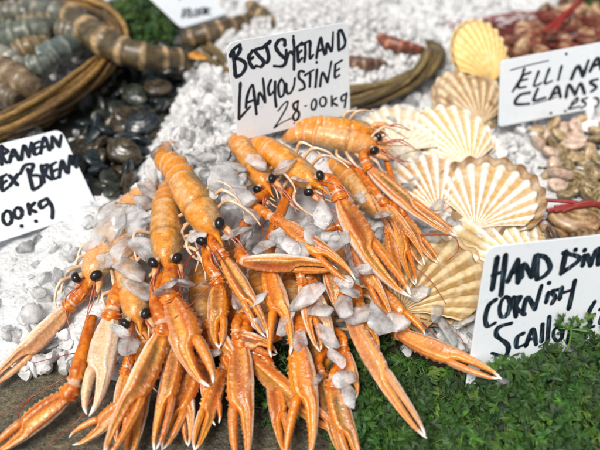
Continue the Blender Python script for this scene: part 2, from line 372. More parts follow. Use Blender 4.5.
hand = zs(480, 230, 5, 4.6, [
    [(86, 136), (60, 300)], [(128, 124), (104, 330)], [(64, 226), (126, 204)], [(138, 258), (165, 195), (188, 148)], [(188, 148), (190, 265)], [(156, 216), (190, 204)],
    [(206, 240), (218, 168), (258, 236)], [(258, 236), (276, 128)], [(284, 126), (284, 246)], [(286, 124), (330, 140), (350, 190), (320, 230), (282, 248)],
    [(430, 106), (405, 220)], [(416, 114), (488, 132), (484, 160), (402, 218)], [(520, 128), (512, 180)], [(536, 124), (552, 178)], [(552, 178), (576, 102)], [(592, 92), (590, 172)], [(592, 92), (640, 80)], [(590, 130), (630, 122)], [(590, 172), (636, 160)], dot(476, 98), dot(522, 100),
    [(660, 78), (656, 160)], [(660, 78), (710, 100), (700, 140), (658, 158)]])
hand += zs(465, 280, 4.444, 4.4, [
    [(138, 86), (106, 112), (90, 168), (100, 205), (134, 190)], ell(176, 120, 22, 46, .2), [(216, 76), (226, 164)], [(214, 82), (246, 76), (226, 120), (266, 154)],
    [(256, 150), (276, 76), (310, 130)], [(310, 130), (340, 24)], [(370, 56), (360, 100)], dot(372, 12), [(414, 42), (386, 52), (400, 76), (384, 106)], [(430, 32), (420, 86)], [(488, 2), (460, 130)], [(424, 60), (474, 44)],
    [(205, 192), (150, 210), (140, 246), (190, 290), (178, 338), (120, 325)], [(260, 236), (232, 255), (230, 298), (260, 288)], [(270, 294), (300, 216), (316, 288)], [(282, 266), (310, 258)],
    [(344, 196), (340, 275)], [(374, 162), (366, 274)], ell(412, 240, 20, 30), [(470, 210), (455, 280)], [(470, 210), (500, 215), (490, 240), (462, 250)],
    [(576, 96), (548, 150), (556, 194), (530, 214), (572, 206)], [(540, 166), (576, 152)], [(600, 130), (625, 120), (600, 190), (635, 180)]])
sign((21.65, -13.55, 7.48), (73.15, 3.04, 11.02), 17.5, 13.0, hand, M['brush'], 'large white card lettered for hand dived scallops, rising out of the parsley', rad=.7)
top = zs(80, 0, 3, 2.2, [[(312, 27), (308, 54)], ell(326, 32, 6, 6), ell(326, 45, 7, 7), dot(340, 48), ell(350, 38, 6, 10), ell(366, 34, 6, 10), [(378, 22), (378, 44)], [(390, 26), (380, 36), (392, 44)],
    [(330, -30), (326, -8)], [(346, -34), (344, -12)], [(360, -38), (360, -16)], [(300, -22), (298, -2)], [(376, -40), (378, -18)]])
sign((-17.32, 47.28, 6.59), (26.5, 8.58, 57.5), 11, 8, top, M['ink'], 'blurred white price card at the back, leaning over the striped prawns', spike=False)

# ------------------------------------------------------------------ langoustines
ORANGE = (.76, .235, .006); DEEP = (.44, .055, .004); CREAM = (.78, .58, .37); WHITE = (.86, .82, .76); OLIVE = (.10, .065, .022); PINK = (.78, .46, .34); TAN = (.52, .27, .07)

def frame(p0, p1, roll):
    y = (p1 - p0).normalized(); up = -FW
    z = (up - y * up.dot(y)).normalized(); z = Matrix.Rotation(math.radians(roll), 3, y) @ z
    return y, y.cross(z), z                        # y, x, z

def saw(t, per, ph=0):
    q = ((t / per + ph) % 1.); return max(0., 1 - abs(q - .5) * 3.4)

def claw_parts(p0, p1, wid, roll=0., side=1, opn=4., pale=0., hair=1., red=0., bend=0.):
    """one big claw from wrist to tip: (palm with its fixed finger, movable finger)"""
    L = (p1 - p0).length; W = wid; Y, X, Z = frame(p0, p1, roll); so = Vector((rnd(0, 99), rnd(0, 99), rnd(0, 99)))
    NP = 28; NTT = max(54, int(L * 6.5)); body = CREAM
    base_o = mixc(mixc(ORANGE, DEEP, red * .8), CREAM, pale); keel_o = mixc(mixc(ORANGE, DEEP, .35 + .4 * red), WHITE, pale * .8)
    ivory = mixc(CREAM, WHITE, .5)
    def world(x, y, z):
        xb = bend * L * math.sin(PI * min(1, max(0, y / L)))
        return p0 + X * ((x + xb) * side) + Y * y + Z * z
    palm = MB(); rings = []; cols = []; hinge = rnd(.48, .57); dh = hinge - .57; wash = random.choice((0., .3, .7))
    for i in range(NTT + 1):
        t = i / NTT
        xo = -W * interp(t, [0, .05, .16, .35, .6, .78, .9, .96, 1], [.2, .3, .43, .5, .45, .32, .17, .03, -.10])
        xi = W * interp(t, [0, .05, .15, .3, .5 + dh, .56 + dh, .60 + dh, .65 + dh, .78, .9, .96, 1], [.2, .3, .42, .5, .48, .40, .14, .05, .0, .02, .10, .15])
        hb = W * interp(t, [0, .06, .2, .45, .6, .8, .93, 1], [.2, .27, .34, .35, .25, .17, .09, .02])
        xc = (xo + xi) / 2; a = max((xi - xo) / 2, .02)
        tip = sst(.91, .97, t)
        for j in range(NP):
            f = 2 * PI * j / NP; c, s_ = math.cos(f), math.sin(f); k = 1.
            x = a * math.copysign(abs(c) ** .66, c); z = hb * math.copysign(abs(s_) ** .62, s_)
            col = body
            n1 = noise.noise(Vector((t * 7, j * .6, 0)) + so); n2 = noise.noise(Vector((t * 22, j * 1.4, 4)) + so)
            if j in (5, 9): k = 1.15
            if j == 7: k = 1 - .20 * sst(.03, .12, t) * sst(.97, .8, t)
            if j in (19, 23): k = 1.08
            if j == 0 and t < hinge:                     # spined inner margin
                q = saw(t, .062); k = 1.04 + .20 * q * sst(.02, .08, t); col = mixc(keel_o, WHITE, sst(.4, .9, q))
            elif j == 0:
                q = saw(t, .034, .3); k = 1 + .35 * q * sst(.63, .7, t) * (1 - tip); col = mixc(keel_o, WHITE, .25 + .7 * q)
            elif j in (5,):
                q = saw(t, .07, .3); k += .10 * q * (1 - tip); col = mixc(keel_o, (.86, .70, .5), .75 * sst(.5, .95, q) * sst(.75, .6, t))
            elif j in (9,):
                q = saw(t, .058, .6); k += .05 * q * (1 - tip); col = mixc(keel_o, ivory, .5 * q + .15)
            elif j in (13, 14): k = 1.09 if j == 13 else 1.05; col = mixc(mixc(ivory, WHITE, .55), base_o, .2 * max(0, n1))
            elif j == 15: k = 1.03; col = mixc(ivory, PINK, .5 + .4 * n1)
            elif j in (1, 2, 3, 4): col = base_o
            elif j in (6, 8): col = mixc(base_o, OLIVE, min(1, hair * (.35 + .6 * max(0, n1 + n2))))
            elif j == 7: col = mixc(base_o, OLIVE, min(1, hair * (.85 + .5 * n2)) * sst(.04, .2, t) * sst(.98, .8, t))
            elif j in (10, 11): col = mixc(mixc(base_o, OLIVE, .3 * hair * max(0, n1 + .2)), ivory, .12 * max(0, n2))
            elif j == 12: col = mixc(base_o, ivory, .6 + .4 * n1)
            elif j in (26, 27): col = mixc(base_o, CREAM, .4)
            elif 16 <= j <= 18: col = mixc(ivory, PINK, .5 + .4 * n1)
            else: col = mixc(CREAM, PINK, .5 + .4 * n2)
            st = noise.noise(Vector((t * 2.2, j * 2.3, 21)) + so); col = mixc(col, DEEP if st > 0 else (.86, .42, .06), min(.75, 1.5 * abs(st)) * (j < 12) * (1 - pale)); col = mixc(col, (.80, .33, .02), .35 * sst(.3, .8, t) * (j < 12) * (1 - pale)); col = mixc(col, CREAM, wash * sst(-.1, .4, n1) * (9 < j < 13))
            col = mixc(col, base_o, .18 * max(0, n2) * (j < 14))
            col = mixc(col, mixc(base_o, DEEP, .45), sst(.10, .0, t) * .7 * (j < 14))
            col = mixc(col, WHITE, tip); 
            hk = W * .05 * max(0, (t - .9) / .1) ** 2
            col = tuple(max(0, min(1, v * (1 + .2 * n1))) for v in col)
            cols.append(col); rings.append(world(xc + x * k, t * L, z * k - 0 * hk))
    R = [rings[i * NP:(i + 1) * NP] for i in range(NTT + 1)]
    palm.loft(R, cols, True, side < 0)
    # movable finger
    fin = MB(); NF = 16; NS = 40; rings = []; cols = []; hx, hy = .28 * W, (hinge - .015) * L; ca, sa = math.cos(math.radians(opn)), math.sin(math.radians(opn))
    for i in range(NS + 1):
        t = i / NS; y = t * L * (.995 - hinge)
        xo = W * interp(t, [0, .08, .3, .6, .85, .95, 1], [.13, .18, .17, .11, -.03, -.14, -.23])
        xi = W * interp(t, [0, .08, .3, .6, .85, .95, 1], [-.12, -.18, -.17, -.18, -.20, -.25, -.27])
        hb = W * interp(t, [0, .1, .4, .75, .93, 1], [.20, .26, .22, .15, .08, .02])
        xc = (xo + xi) / 2; a = max((xo - xi) / 2, .015); tip = sst(.84, .95, t)
        for j in range(NF):
            f = 2 * PI * j / NF; c, s_ = math.cos(f), math.sin(f); k = 1.; n1 = noise.noise(Vector((t * 6, j * .7, 9)) + so)
            x = a * math.copysign(abs(c) ** .8, c); z = hb * math.copysign(abs(s_) ** .85, s_); col = base_o
            if j == 0: q = saw(t, .11); k = 1.04 + .12 * q * (1 - tip) * sst(.5, .3, t); col = mixc(ivory, WHITE, .4)
            elif j in (1, 15): col = mixc(base_o, ivory, .3)
            elif j == 8: q = saw(t, .075); k = 1 + .4 * q * (1 - tip); col = mixc(keel_o, WHITE, .25 + .7 * q)
            elif j == 4: k = .93; col = mixc(base_o, OLIVE, hair * (.35 + .5 * n1))
            elif j in (3, 5): k = 1.06
            elif j > 9: col = mixc(CREAM, PINK, .4)
            col = mixc(col, mixc(base_o, DEEP, .6), .6 * sst(.1, .0, t)); col = mixc(col, WHITE, tip)
            col = tuple(max(0, min(1, v * (1 + .2 * n1))) for v in col)
            xx, yy = xc + x * k, y; xr, yr = xx * ca + yy * sa, -xx * sa + yy * ca
            cols.append(col); rings.append(world(hx + xr, hy + yr, z * k + .01))
    R = [rings[i * NF:(i + 1) * NF] for i in range(NS + 1)]
    fin.loft(R, cols, True, side < 0)
    return palm, fin

def limb(pts, r0, spiny=True):
    """merus and spiny carpus between the body and the wrist"""
    P = crom(pts, 16); m = len(P) - 1; mb = MB(); NPH = 16; rings = []; cols = []; so = Vector((rnd(0, 99), 0, rnd(0, 99))); up = -FW
    for i, p in enumerate(P):
        t = i / m; d = (P[min(i + 1, m)] - P[max(i - 1, 0)]).normalized(); a = d.cross(up).normalized(); b = a.cross(d)
        r = r0 * interp(t, [0, .1, .5, .62, .66, .7, .82, .93, .97, 1], [.62, .66, .80, .72, .58, .72, .95, .86, .74, .68])
        for j in range(NPH):
            f = 2 * PI * j / NPH; n2 = noise.noise(Vector((t * 20, j * 1.3, 5)) + so); n1 = noise.noise(Vector((t * 9, j * .7, 0)) + so); k = 1.
            col = mixc(mixc(DEEP, ORANGE, .45 + .8 * n1), (.82, .45, .12), .2 * (n2 > .1))
            if spiny and j in (1, 4, 7):
                q = saw(t, .085, j * .21) * sst(.3, .6, t) * sst(.98, .92, t); k = 1 + .28 * q; col = mixc(col, (.86, .66, .42), .8 * sst(.5, .95, q))
            if j > 9: col = mixc(CREAM, PINK, .5)
            w = sst(.93, .97, t) + (sst(.62, .65, t) - sst(.68, .71, t)); col = mixc(col, mixc(CREAM, WHITE, .3), .6 * max(0, min(1, w)))
            cols.append(col); rings.append(p + (a * math.cos(f) + b * math.sin(f)) * r * k)
    mb.loft([rings[i * NPH:(i + 1) * NPH] for i in range(m + 1)], cols); return mb

def body_parts(T, rear, head, wid, roll, tail, hue=0., pale=0., eyes=True, legs=4, upside=False, curl=1.0, ants=True):
    """carapace with rostrum, ringed abdomen, eyes, legs and feelers under the thing T"""
    og = Vector(T.location) / S; L = (head - rear).length; Y, X, Z = frame(rear, head, roll + (180 if upside else 0)); W = wid / 2; so = Vector((rnd(0, 99), rnd(0, 99), 0))
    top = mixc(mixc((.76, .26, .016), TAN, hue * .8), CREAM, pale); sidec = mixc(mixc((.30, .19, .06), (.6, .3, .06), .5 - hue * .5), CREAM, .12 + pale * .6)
    N = 26; NTT = 46; cols = []; rings = []
    for i in range(NTT + 1):
        t = i / NTT
        w = W * interp(t, [0, .05, .25, .5, .68, .74, .78, .82, .9, 1], [.84, .92, 1., .99, .86, .62, .28, .16, .09, .015])
        h = W * interp(t, [0, .2, .5, .7, .78, .82, 1], [.95, 1.08, 1.1, .92, .62, .3, .03])
        gro = math.exp(-((t - .42) / .018) ** 2)
        for j in range(N):
            f = 2 * PI * j / N; c, s_ = math.cos(f), math.sin(f)
            x = w * math.copysign(abs(c) ** .85, c); z = h * (s_ if s_ > 0 else s_ * .38)
            if t > .8: z = z * .6 + W * .22 * (t - .8) * 3
            k = 1 - .10 * gro * (s_ > -.1) - .04 * math.exp(-((t - .07) / .02) ** 2); n1 = noise.noise(Vector((t * 5, j * .45, 0)) + so); n2 = noise.noise(Vector((t * 16, j * 1.1, 7)) + so)
            if t > .45 and j in (5, 8): k += .05 * saw(t, .05) 
            if t > .76 and j in (0, 13): k += .6 * saw(t, .055)
            q = max(0., s_)
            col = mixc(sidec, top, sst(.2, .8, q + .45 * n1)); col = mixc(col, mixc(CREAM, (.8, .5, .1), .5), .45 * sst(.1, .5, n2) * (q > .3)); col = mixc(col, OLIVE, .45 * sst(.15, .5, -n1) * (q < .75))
            if j in (5, 8) and t > .45: col = mixc(col, ORANGE, .6)
            if j in (6, 7): col = mixc(col, ORANGE if t > .5 else CREAM, .3)
            if s_ < -.1: col = mixc(CREAM, PINK, .25)
            if t < .04: col = mixc(col, CREAM, .5)
            if gro > .4: col = mixc(col, OLIVE, .35)
            if t > .76: col = mixc(col, ORANGE, .65)
            if .56 < t < .8 and q < .85: col = mixc(col, (.30, .27, .19), .5 * (1 - pale) * max(0, .6 + n1) * (s_ > -.1))
            col = tuple(max(0, v * (1 + .28 * n2)) for v in col)
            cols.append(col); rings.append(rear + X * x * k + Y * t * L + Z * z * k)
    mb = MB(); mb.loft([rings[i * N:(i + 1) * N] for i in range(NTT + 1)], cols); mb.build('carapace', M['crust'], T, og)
    # abdomen
    P = crom([rear + Y * .3 + Z * W * .05] + tail, 16); m = len(P) - 1; rings = []; cols = []; NA = 20
    if m > 0:
        for i, p in enumerate(P):
            t = i / m; d = (P[max(i - 1, 0)] - P[min(i + 1, m)]).normalized(); z = (Z - d * Z.dot(d)).normalized(); x = d.cross(z)
            seg = (t * 6.2) % 1.; r = W * lerp(.92, .5, t) * (1 + .20 * seg ** 2.5 - .05)
            for j in range(NA):
                f = 2 * PI * j / NA; c, s_ = math.cos(f), math.sin(f); n2 = noise.noise(Vector((t * 14, j * .8, 3)) + so)
                col = mixc(sidec, top, sst(-.1, .6, s_)); col = mixc(col, ORANGE, .35 * (s_ > 0)); col = mixc(col, mixc(CREAM, ORANGE, .3), .75 * sst(.72, .9, seg)); col = mixc(col, DEEP, .35 * sst(.16, .02, seg))
                if s_ < -.3: col = mixc(CREAM, PINK, .3)
                cols.append(tuple(v * (1 + .25 * n2) for v in col)); rings.append(p + x * c * r * 1.02 + z * (s_ if s_ > 0 else s_ * .6) * r)
        mb = MB(); mb.loft([rings[i * NA:(i + 1) * NA] for i in range(m + 1)], cols, True, True); ab = mb.build('abdomen', M['crust'], T, og)
        d = (P[-1] - P[-3]).normalized(); z = (Z - d * Z.dot(d)).normalized(); x = d.cross(z); fan = MB()
        for a in (-55, -28, 0, 28, 55):
            dd = (d * math.cos(math.radians(a)) + x * math.sin(math.radians(a))); xx = dd.cross(z)
            rg = []
            for k in range(7):
                t = k / 6; ww = W * .36 * interp(t, [0, .3, .75, 1], [.35, .8, 1., .45]); q = P[-1] + dd * (t * W * 1.35) - z * (.06 * abs(a) / 30)
                rg.append([q - xx * ww, q - xx * ww * .5 + z * .1, q + xx * ww * .5 + z * .1, q + xx * ww, q + xx * ww * .5 - z * .06, q - xx * ww * .5 - z * .06])
            fan.loft(rg, [mixc(ORANGE, CREAM, .15 + .5 * (k == 6)) for k in range(7) for _ in range(6)])
        fan.build('tail_fan', M['crust'], ab)
        ab_f = ab.children[0]
        for v in ab_f.data.vertices: v.co = v.co - og * S
    if eyes:
        for s in (-1, 1):
            c0 = rear + Y * (.775 * L) + X * (s * W * .56) + Z * (W * .52); ax = (X * s * .75 + Y * .55 + Z * .12).normalized(); r = .12 + .12 * wid
            st = MB(); st.tube([c0 - ax * .45 - Z * .05, c0 + ax * .12], [r * .48, r * .64], 10, mixc(CREAM, OLIVE, .35)); st.build('eye_stalk', M['limb'], T, og)
            e = MB(); rg = []
            b = ax.cross(Z).normalized(); cc = b.cross(ax)
            for k in range(11):
                a = PI * k / 10; rg.append([c0 + ax * (r * .6 - math.cos(a) * r * .84) + (b * math.cos(q) * 1.15 + cc * math.sin(q) * .95) * max(.004, r * math.sin(a)) for q in [2 * PI * i / 16 for i in range(16)]])
            e.loft(rg); e.build('eye', M['eye'], T, og)
    for k in range(legs):
        for s in (-1, 1):
            t = .30 + .12 * k + rnd(-.02, .02); b0 = rear + Y * (t * L) + X * (s * W * .8) - Z * (W * .25)
            rch = rnd(.8, 1.15); kn = b0 + X * s * W * (1.0 * rch) + Z * W * (.5 + rnd(-.2, .3)) + Y * W * (.3 + .25 * k)
            e1 = kn + X * s * W * rnd(.1, .5) + Y * W * rnd(.7, 1.3) - Z * W * rnd(.3, .8); e2 = e1 + Y * W * rnd(.5, 1.1) - Z * W * rnd(.3, .6) - X * s * W * rnd(.0, .4)
            lg = MB(); cl = [mixc(CREAM, ORANGE, .25), mixc(CREAM, WHITE, .3), mixc(CREAM, PINK, .3), CREAM]
            Q = crom([b0, kn, e1, e2], 5); n = len(Q)
            lg.tube(Q, [lerp(.19, .06, i / n) * (1.25 if i % 5 == 0 else 1) for i in range(n)], 8, [mixc(cl[min(3, i // 5)], ORANGE, .35 * (i % 5 == 0)) for i in range(n)])
            lg.build('walking_leg', M['limb'], T, og)
    if ants:                                          # pale scale plates and short feelers under the rostrum
        for s in (-1, 1):
            q0 = rear + Y * (.74 * L) + X * (s * W * .5) + Z * (W * .05); mbp = MB()
            Q = crom([q0, q0 + Y * .9 + X * s * .3, q0 + Y * 2.0 + X * s * .25 - Z * .3], 5); n = len(Q)
            mbp.tube(Q, [.3 * math.sin(PI * (.15 + .8 * i / n)) + .03 for i in range(n)], 8, [mixc(ORANGE, CREAM, .2 + .5 * (i / n)) for i in range(n)]); mbp.build('antenna_base', M['limb'], T, og)
            for e in range(2):
                mp = MB(); q2 = rear + Y * (.66 * L) + X * (s * W * (.22 + .2 * e)) - Z * (W * .1); Q = crom([q2, q2 + Y * (1.3 + .4 * e) + X * s * .25 - Z * .25, q2 + Y * (2.3 + .5 * e) - X * s * .1 - Z * (.7 + .3 * e)], 5); n = len(Q)
                mp.tube(Q, [lerp(.17, .05, i / n) for i in range(n)], 7, [mixc(CREAM, ORANGE, .5 - .4 * i / n) for i in range(n)]); mp.build('jaw_leg', M['limb'], T, og)
            for dd in (0, .25):
                an = MB(); q1 = q0 + Y * (.8 + dd) + Z * .25
                Q = crom([q1, q1 + Y * 1.6 + X * s * (.4 + dd) + Z * rnd(-.2, .3), q1 + Y * 3.4 + X * s * rnd(-.3, .9) - Z * rnd(.4, 1.4)], 6); n = len(Q)
                an.tube(Q, [lerp(.09, .03, i / n) for i in range(n)], 6, mixc(DEEP, PINK, .3)); an.build('antennule', M['limb'], T, og)

def feeler(T, pts, r=.06, col=(.28, .045, .02)):
    an = MB(); Q = crom([at(*p) for p in pts], 10); n = len(Q)
    an.tube(Q, [lerp(r, r * .5, i / n) for i in range(n)], 6, col); an.build('antenna', M['limb'], T, Vector(T.location) / S)

def add_claw(T, base, tip, wid, arm=None, shoulder=None, roll=0, side=1, opn=4, pale=0, hair=1., red=0., bend=0., armr=None):
    og = Vector(T.location) / S; p0, p1 = at(*base), at(*tip); wid *= .76; bend += rnd(-.025, .025); red += rnd(0, .35); pale += rnd(0, .12)
    pm, fn = claw_parts(p0, p1, wid, roll, side, opn, pale, hair, red, bend)
    c = pm.build('claw', M['crust'], T, og)
    f = fn.build('movable_finger', M['crust'], c, og)
    pts = [at(*q) for q in arm] if arm else [shoulder, shoulder.lerp(p0, .5) + Vector((0, 0, .9)), None]
    if not arm: pts = pts[:2]
    d = (p1 - p0).normalized(); pts = pts + [p0 + d * .25]
    limb(pts, armr or wid * .40).build('arm', M['limb'], T, og)

LG = 'langoustines heaped on the ice'
def langoustine(rear, head, wid, label, claws, roll=0, tail=None, hue=0., pale=0., eyes=True, legs=3, upside=False, feelers=(), ants=True):
    r, h = at(*rear), at(*head)
    if not eyes and label.startswith('buried'): r.z -= 1.3; h.z -= 1.3; wid *= .92; hue = .95  # buried bodies sunk and browned, shade of the gaps put into shell colour
    T = thing('langoustine', r, label, 'langoustine', LG)
    Y = (h - r).normalized()
    if tail is None:
        tl = [r - Y * 2.2 - Vector((0, 0, .2)), r - Y * 4.2 - Vector((0, 0, 1.6)), r - Y * 5.0 - Vector((0, 0, 4.0))]
    else: tl = [at(*q) for q in tail]
    body_parts(T, r, h, wid, roll, tl, hue, pale, eyes, legs, upside, ants=ants)
    _, X, Z = frame(r, h, roll)
    for i, c in enumerate(claws):
        c = dict(c); s = 1 if i else -1
        if 'arm' not in c: c['shoulder'] = r + (h - r) * .6 + X * (s * wid * .3)
        add_claw(T, **c)
    for f in feelers: feeler(T, f)
    return T

def C(base, tip, wid, **k): return dict(base=base, tip=tip, wid=wid, **k)

# the two heads on the left of the heap
langoustine((183, 181, 9.3), (226, 250, 8.0), 3.1, 'large tan langoustine with ringed tail, uppermost left head below the ice heap', [
    C((223, 257, 7.6), (270, 337, 5.6), 1.9, side=1, roll=-18, arm=[(213, 232, 8.0), (212, 243, 8.2), (221, 252, 8.0)]),
    C((219, 284, 6.0), (217, 349, 4.6), 2.2, side=-1, roll=8, opn=3, arm=[(206, 238, 7.2), (208, 262, 6.9), (216, 276, 6.6)])],
    tail=[(176, 168, 9.2), (165, 160, 8.4), (166, 150, 5.5)], roll=12, hue=.45,
    feelers=[[(216, 250, 8.3), (228, 268, 8.0), (246, 297, 7.2)], [(205, 244, 8), (188, 262, 7.5), (180, 300, 7)]])
langoustine((166, 208, 7.2), (168, 283, 6.6), 2.9, 'olive brown langoustine facing straight down under the large tan one', [
    C((171, 298, 6.2), (206, 389, 4.6), 3.3, side=-1, roll=-6, opn=8, hair=.7, arm=[(172, 268, 6.9), (170, 282, 6.9), (169, 293, 6.6)]),
    C((163, 331, 5.6), (101, 458, 3.2), 2.55, side=-1, roll=-14, opn=3, hair=1.35, arm=[(160, 275, 6.2), (156, 300, 6.0), (163, 324, 6.0)])],
    roll=-4, hue=.75, tail=[(168, 198, 6.6), (172, 186, 5.5), (176, 178, 4)],
    feelers=[[(176, 275, 6.8), (186, 262, 7), (196, 250, 7.2)], [(170, 322, 6.3), (196, 300, 7), (222, 274, 7.8)]])
langoustine((128, 262, 5.4), (143, 340, 4.8), 2.6, 'half hidden langoustine under clear ice, its dark eyes left of centre', [
    C((112, 316, 4.8), (93, 416, 3.0), 2.9, side=1, opn=7, pale=.78, hair=.1, roll=6, arm=[(124, 280, 5.2), (118, 292, 5.4), (113, 310, 5.2)]),
    C((178, 342, 4.6), (152, 452, 2.4), 1.9, side=-1, opn=3, red=.3, roll=10, arm=[(150, 320, 4.4), (168, 325, 4.6), (178, 336, 4.8)])], hue=.6, pale=.1)
langoustine((124, 216, 4.8), (82, 302, 3.8), 3.1, 'pale langoustine at the left edge of the heap, half covered with ice', [
    C((70, 306, 3.0), (-14, 387, 1.2), 2.3, side=-1, opn=2, pale=.5, hair=.2, roll=-28, arm=[(92, 276, 3.8), (84, 292, 3.8), (73, 302, 3.4)], armr=.72),
    C((70, 393, 2.4), (-12, 458, 1.0), 2.3, side=1, opn=2, hair=.25, roll=0, arm=[(92, 318, 3.2), (84, 350, 3.2), (74, 384, 3.0)], armr=.8)],
    roll=28, hue=.5, pale=.55, legs=4, tail=[(134, 204, 4.9), (148, 192, 4.6), (158, 186, 3.4)],
    feelers=[[(96, 385, 2.4), (70, 377, 1.6), (34, 396, .9), (0, 416, .5)], [(34, 396, .9), (20, 410, .7), (17, 432, .5)], [(88, 351, 2.8), (66, 355, 2.2), (34, 363, 1.8)], [(94, 395, 2.2), (78, 420, 1.0), (48, 445, .6)]])
# the heads in the middle
langoustine((243, 148, 8.8), (275, 199, 8.4), 2.4, 'yellowish langoustine tucked under ice below the left corner of the langoustine card', [
    C((243, 262, 8.0), (338, 267, 7.6), 2.1, side=1, roll=20, hair=1.3, opn=2, arm=[(262, 200, 7.4), (246, 222, 7.2), (240, 248, 7.4)]),
    C((281, 222, 8.8), (357, 278, 7.9), 2.1, side=1, roll=-6, opn=8, hair=.5, arm=[(268, 192, 8.2), (252, 204, 8.6), (272, 217, 8.9)])], hue=.5, roll=6,
    tail=[(239, 144, 8.6), (236, 141, 7.4), (236, 140, 5)], legs=4, feelers=[[(268, 196, 8.8), (262, 215, 9), (264, 240, 8.6)]])
langoustine((270, 150, 9.6), (332, 196, 9.4), 2.6, 'bright orange langoustine with two dark eyes below the middle of the langoustine card', [
    C((340, 199, 9.2), (408, 299, 7.2), 3.0, side=-1, roll=-16, opn=3, hair=1.2, bend=-.02, arm=[(318, 178, 9.6), (332, 182, 9.9), (338, 193, 9.6)]),
    C((267, 268, 6.9), (293, 354, 5.2), 2.4, side=1, opn=24, roll=0, hair=.3, arm=[(290, 190, 7.6), (276, 225, 7.6), (267, 258, 7.4)])], hue=.05, roll=10,
    tail=[(262, 147, 9.3), (256, 147, 8.0), (255, 150, 6)], legs=3, feelers=[[(322, 190, 9.6), (330, 215, 9.2), (360, 275, 7.4), (372, 300, 7)]])
langoustine((318, 136, 9.0), (391, 151, 8.6), 2.5, 'langoustine lying crosswise by the right corner of its card, legs splayed', [
    C((368, 168, 8.8), (457, 238, 6.4), 2.1, side=-1, roll=-20, opn=2, hair=1.2, pale=.1, arm=[(374, 148, 8.4), (364, 154, 8.8), (366, 164, 9.0)]),
    C((383, 204, 7.0), (426, 264, 5.4), 1.7, side=1, opn=5, red=.15, roll=8, arm=[(350, 160, 7.8), (362, 175, 7.6), (380, 198, 7.4)])], hue=.35, pale=.2, roll=-30, legs=4,
    tail=[(306, 134, 9.0), (292, 137, 8.2), (285, 142, 6)], feelers=[[(420, 235, 6.2), (452, 236, 6.4), (458, 250, 6.0), (446, 262, 5)]])
langoustine((322, 124, 10.0), (386, 133, 9.0), 1.9, 'reddish langoustine wedged behind the others at the right corner of the card', [
    C((402, 214, 6.2), (437, 264, 4.8), 1.5, side=-1, opn=4, roll=-10, arm=[(384, 150, 7.6), (392, 180, 7.4), (401, 208, 6.8)]),
    C((372, 190, 7.2), (404, 248, 6.0), 1.3, side=1, opn=2, pale=.3, red=.2, arm=[(370, 150, 8.0), (366, 170, 7.8), (370, 186, 7.6)])], hue=0., roll=20, legs=2, eyes=False,
    tail=[(312, 124, 9.6), (300, 128, 8.6), (296, 134, 7)])
# the ones buried in the heap, whose claws hang out at the front
langoustine((232, 268, 4.6), (243, 335, 3.6), 3.0, 'buried langoustine whose long orange claw hangs straight down over the slab', [
    C((241, 342, 4.0), (247, 466, 1.6), 2.75, side=1, opn=6, roll=0, hair=.7, arm=[(240, 318, 4.0), (246, 326, 4.4), (242, 338, 4.4)]),
    C((212, 326, 4.4), (240, 377, 3.3), 2.1, side=1, opn=3, roll=12, arm=[(236, 300, 4.4), (220, 308, 4.6), (212, 320, 4.6)])], eyes=False, legs=2, ants=False)
langoustine((200, 290, 4.4), (205, 350, 3.4), 2.8, 'buried langoustine with a dull open claw hanging behind the left orange claws', [
    C((205, 356, 3.0), (213, 426, 1.8), 1.9, side=-1, opn=9, roll=0, hair=1.2, red=.25, arm=[(204, 330, 3.4), (210, 340, 3.6), (205, 352, 3.4)]),
    C((198, 366, 3.0), (160, 450, 1.6), 2.0, side=-1, opn=3, roll=20, hair=1.1, arm=[(200, 338, 3.2), (204, 350, 3.4), (199, 362, 3.3)])], eyes=False, legs=1, ants=False)
langoustine((290, 285, 4.8), (298, 345, 3.8), 2.9, 'buried langoustine with one wide open bright orange claw at the front', [
    C((297, 340, 4.8), (310, 462, 2.0), 2.7, side=1, opn=20, roll=0, hair=.1, arm=[(296, 318, 4.6), (302, 325, 5.0), (297, 336, 5.0)]),
    C((252, 360, 3.0), (338, 434, 1.6), 2.3, side=-1, opn=3, roll=20, hair=1., arm=[(280, 335, 3.4), (262, 342, 3.4), (253, 355, 3.2)])], eyes=False, legs=2, ants=False)
langoustine((338, 262, 5.0), (352, 322, 4.4), 2.8, 'buried langoustine with a long narrow claw lying across the parsley', [
    C((347, 312, 5.0), (425, 440, 3.6), 2.1, side=-1, opn=2, roll=30, pale=.25, hair=.2, arm=[(348, 290, 5.0), (342, 300, 5.1), (346, 308, 5.0)]),
    C((358, 300, 5.0), (380, 359, 3.8), 1.5, side=1, opn=3, roll=-6, arm=[(350, 285, 5.2), (358, 290, 5.2), (359, 297, 5.2)])], eyes=False, legs=2, ants=False)
langoustine((372, 262, 4.4), (385, 318, 3.6), 2.8, 'buried langoustine whose lowest right claw points toward the scallop card', [
    C((398, 334, 3.8), (503, 377, 5.1), 2.1, side=1, opn=2, roll=-22, hair=.15, pale=.1, arm=[(384, 310, 3.6), (390, 322, 3.6), (396, 331, 3.4)]),
    C((378, 290, 5.0), (419, 342, 4.0), 2.2, side=-1, opn=14, roll=-10, hair=.5, arm=[(372, 278, 5.0), (376, 280, 5.2), (378, 287, 5.2)])], eyes=False, legs=1, ants=False,
    feelers=[[(420, 318, 3.4), (440, 325, 3.0), (462, 340, 2.6), (470, 372, 1.6)], [(422, 322, 3.6), (448, 352, 3.2), (462, 378, 3)], [(408, 262, 5.6), (430, 280, 5), (446, 304, 4.2)]])
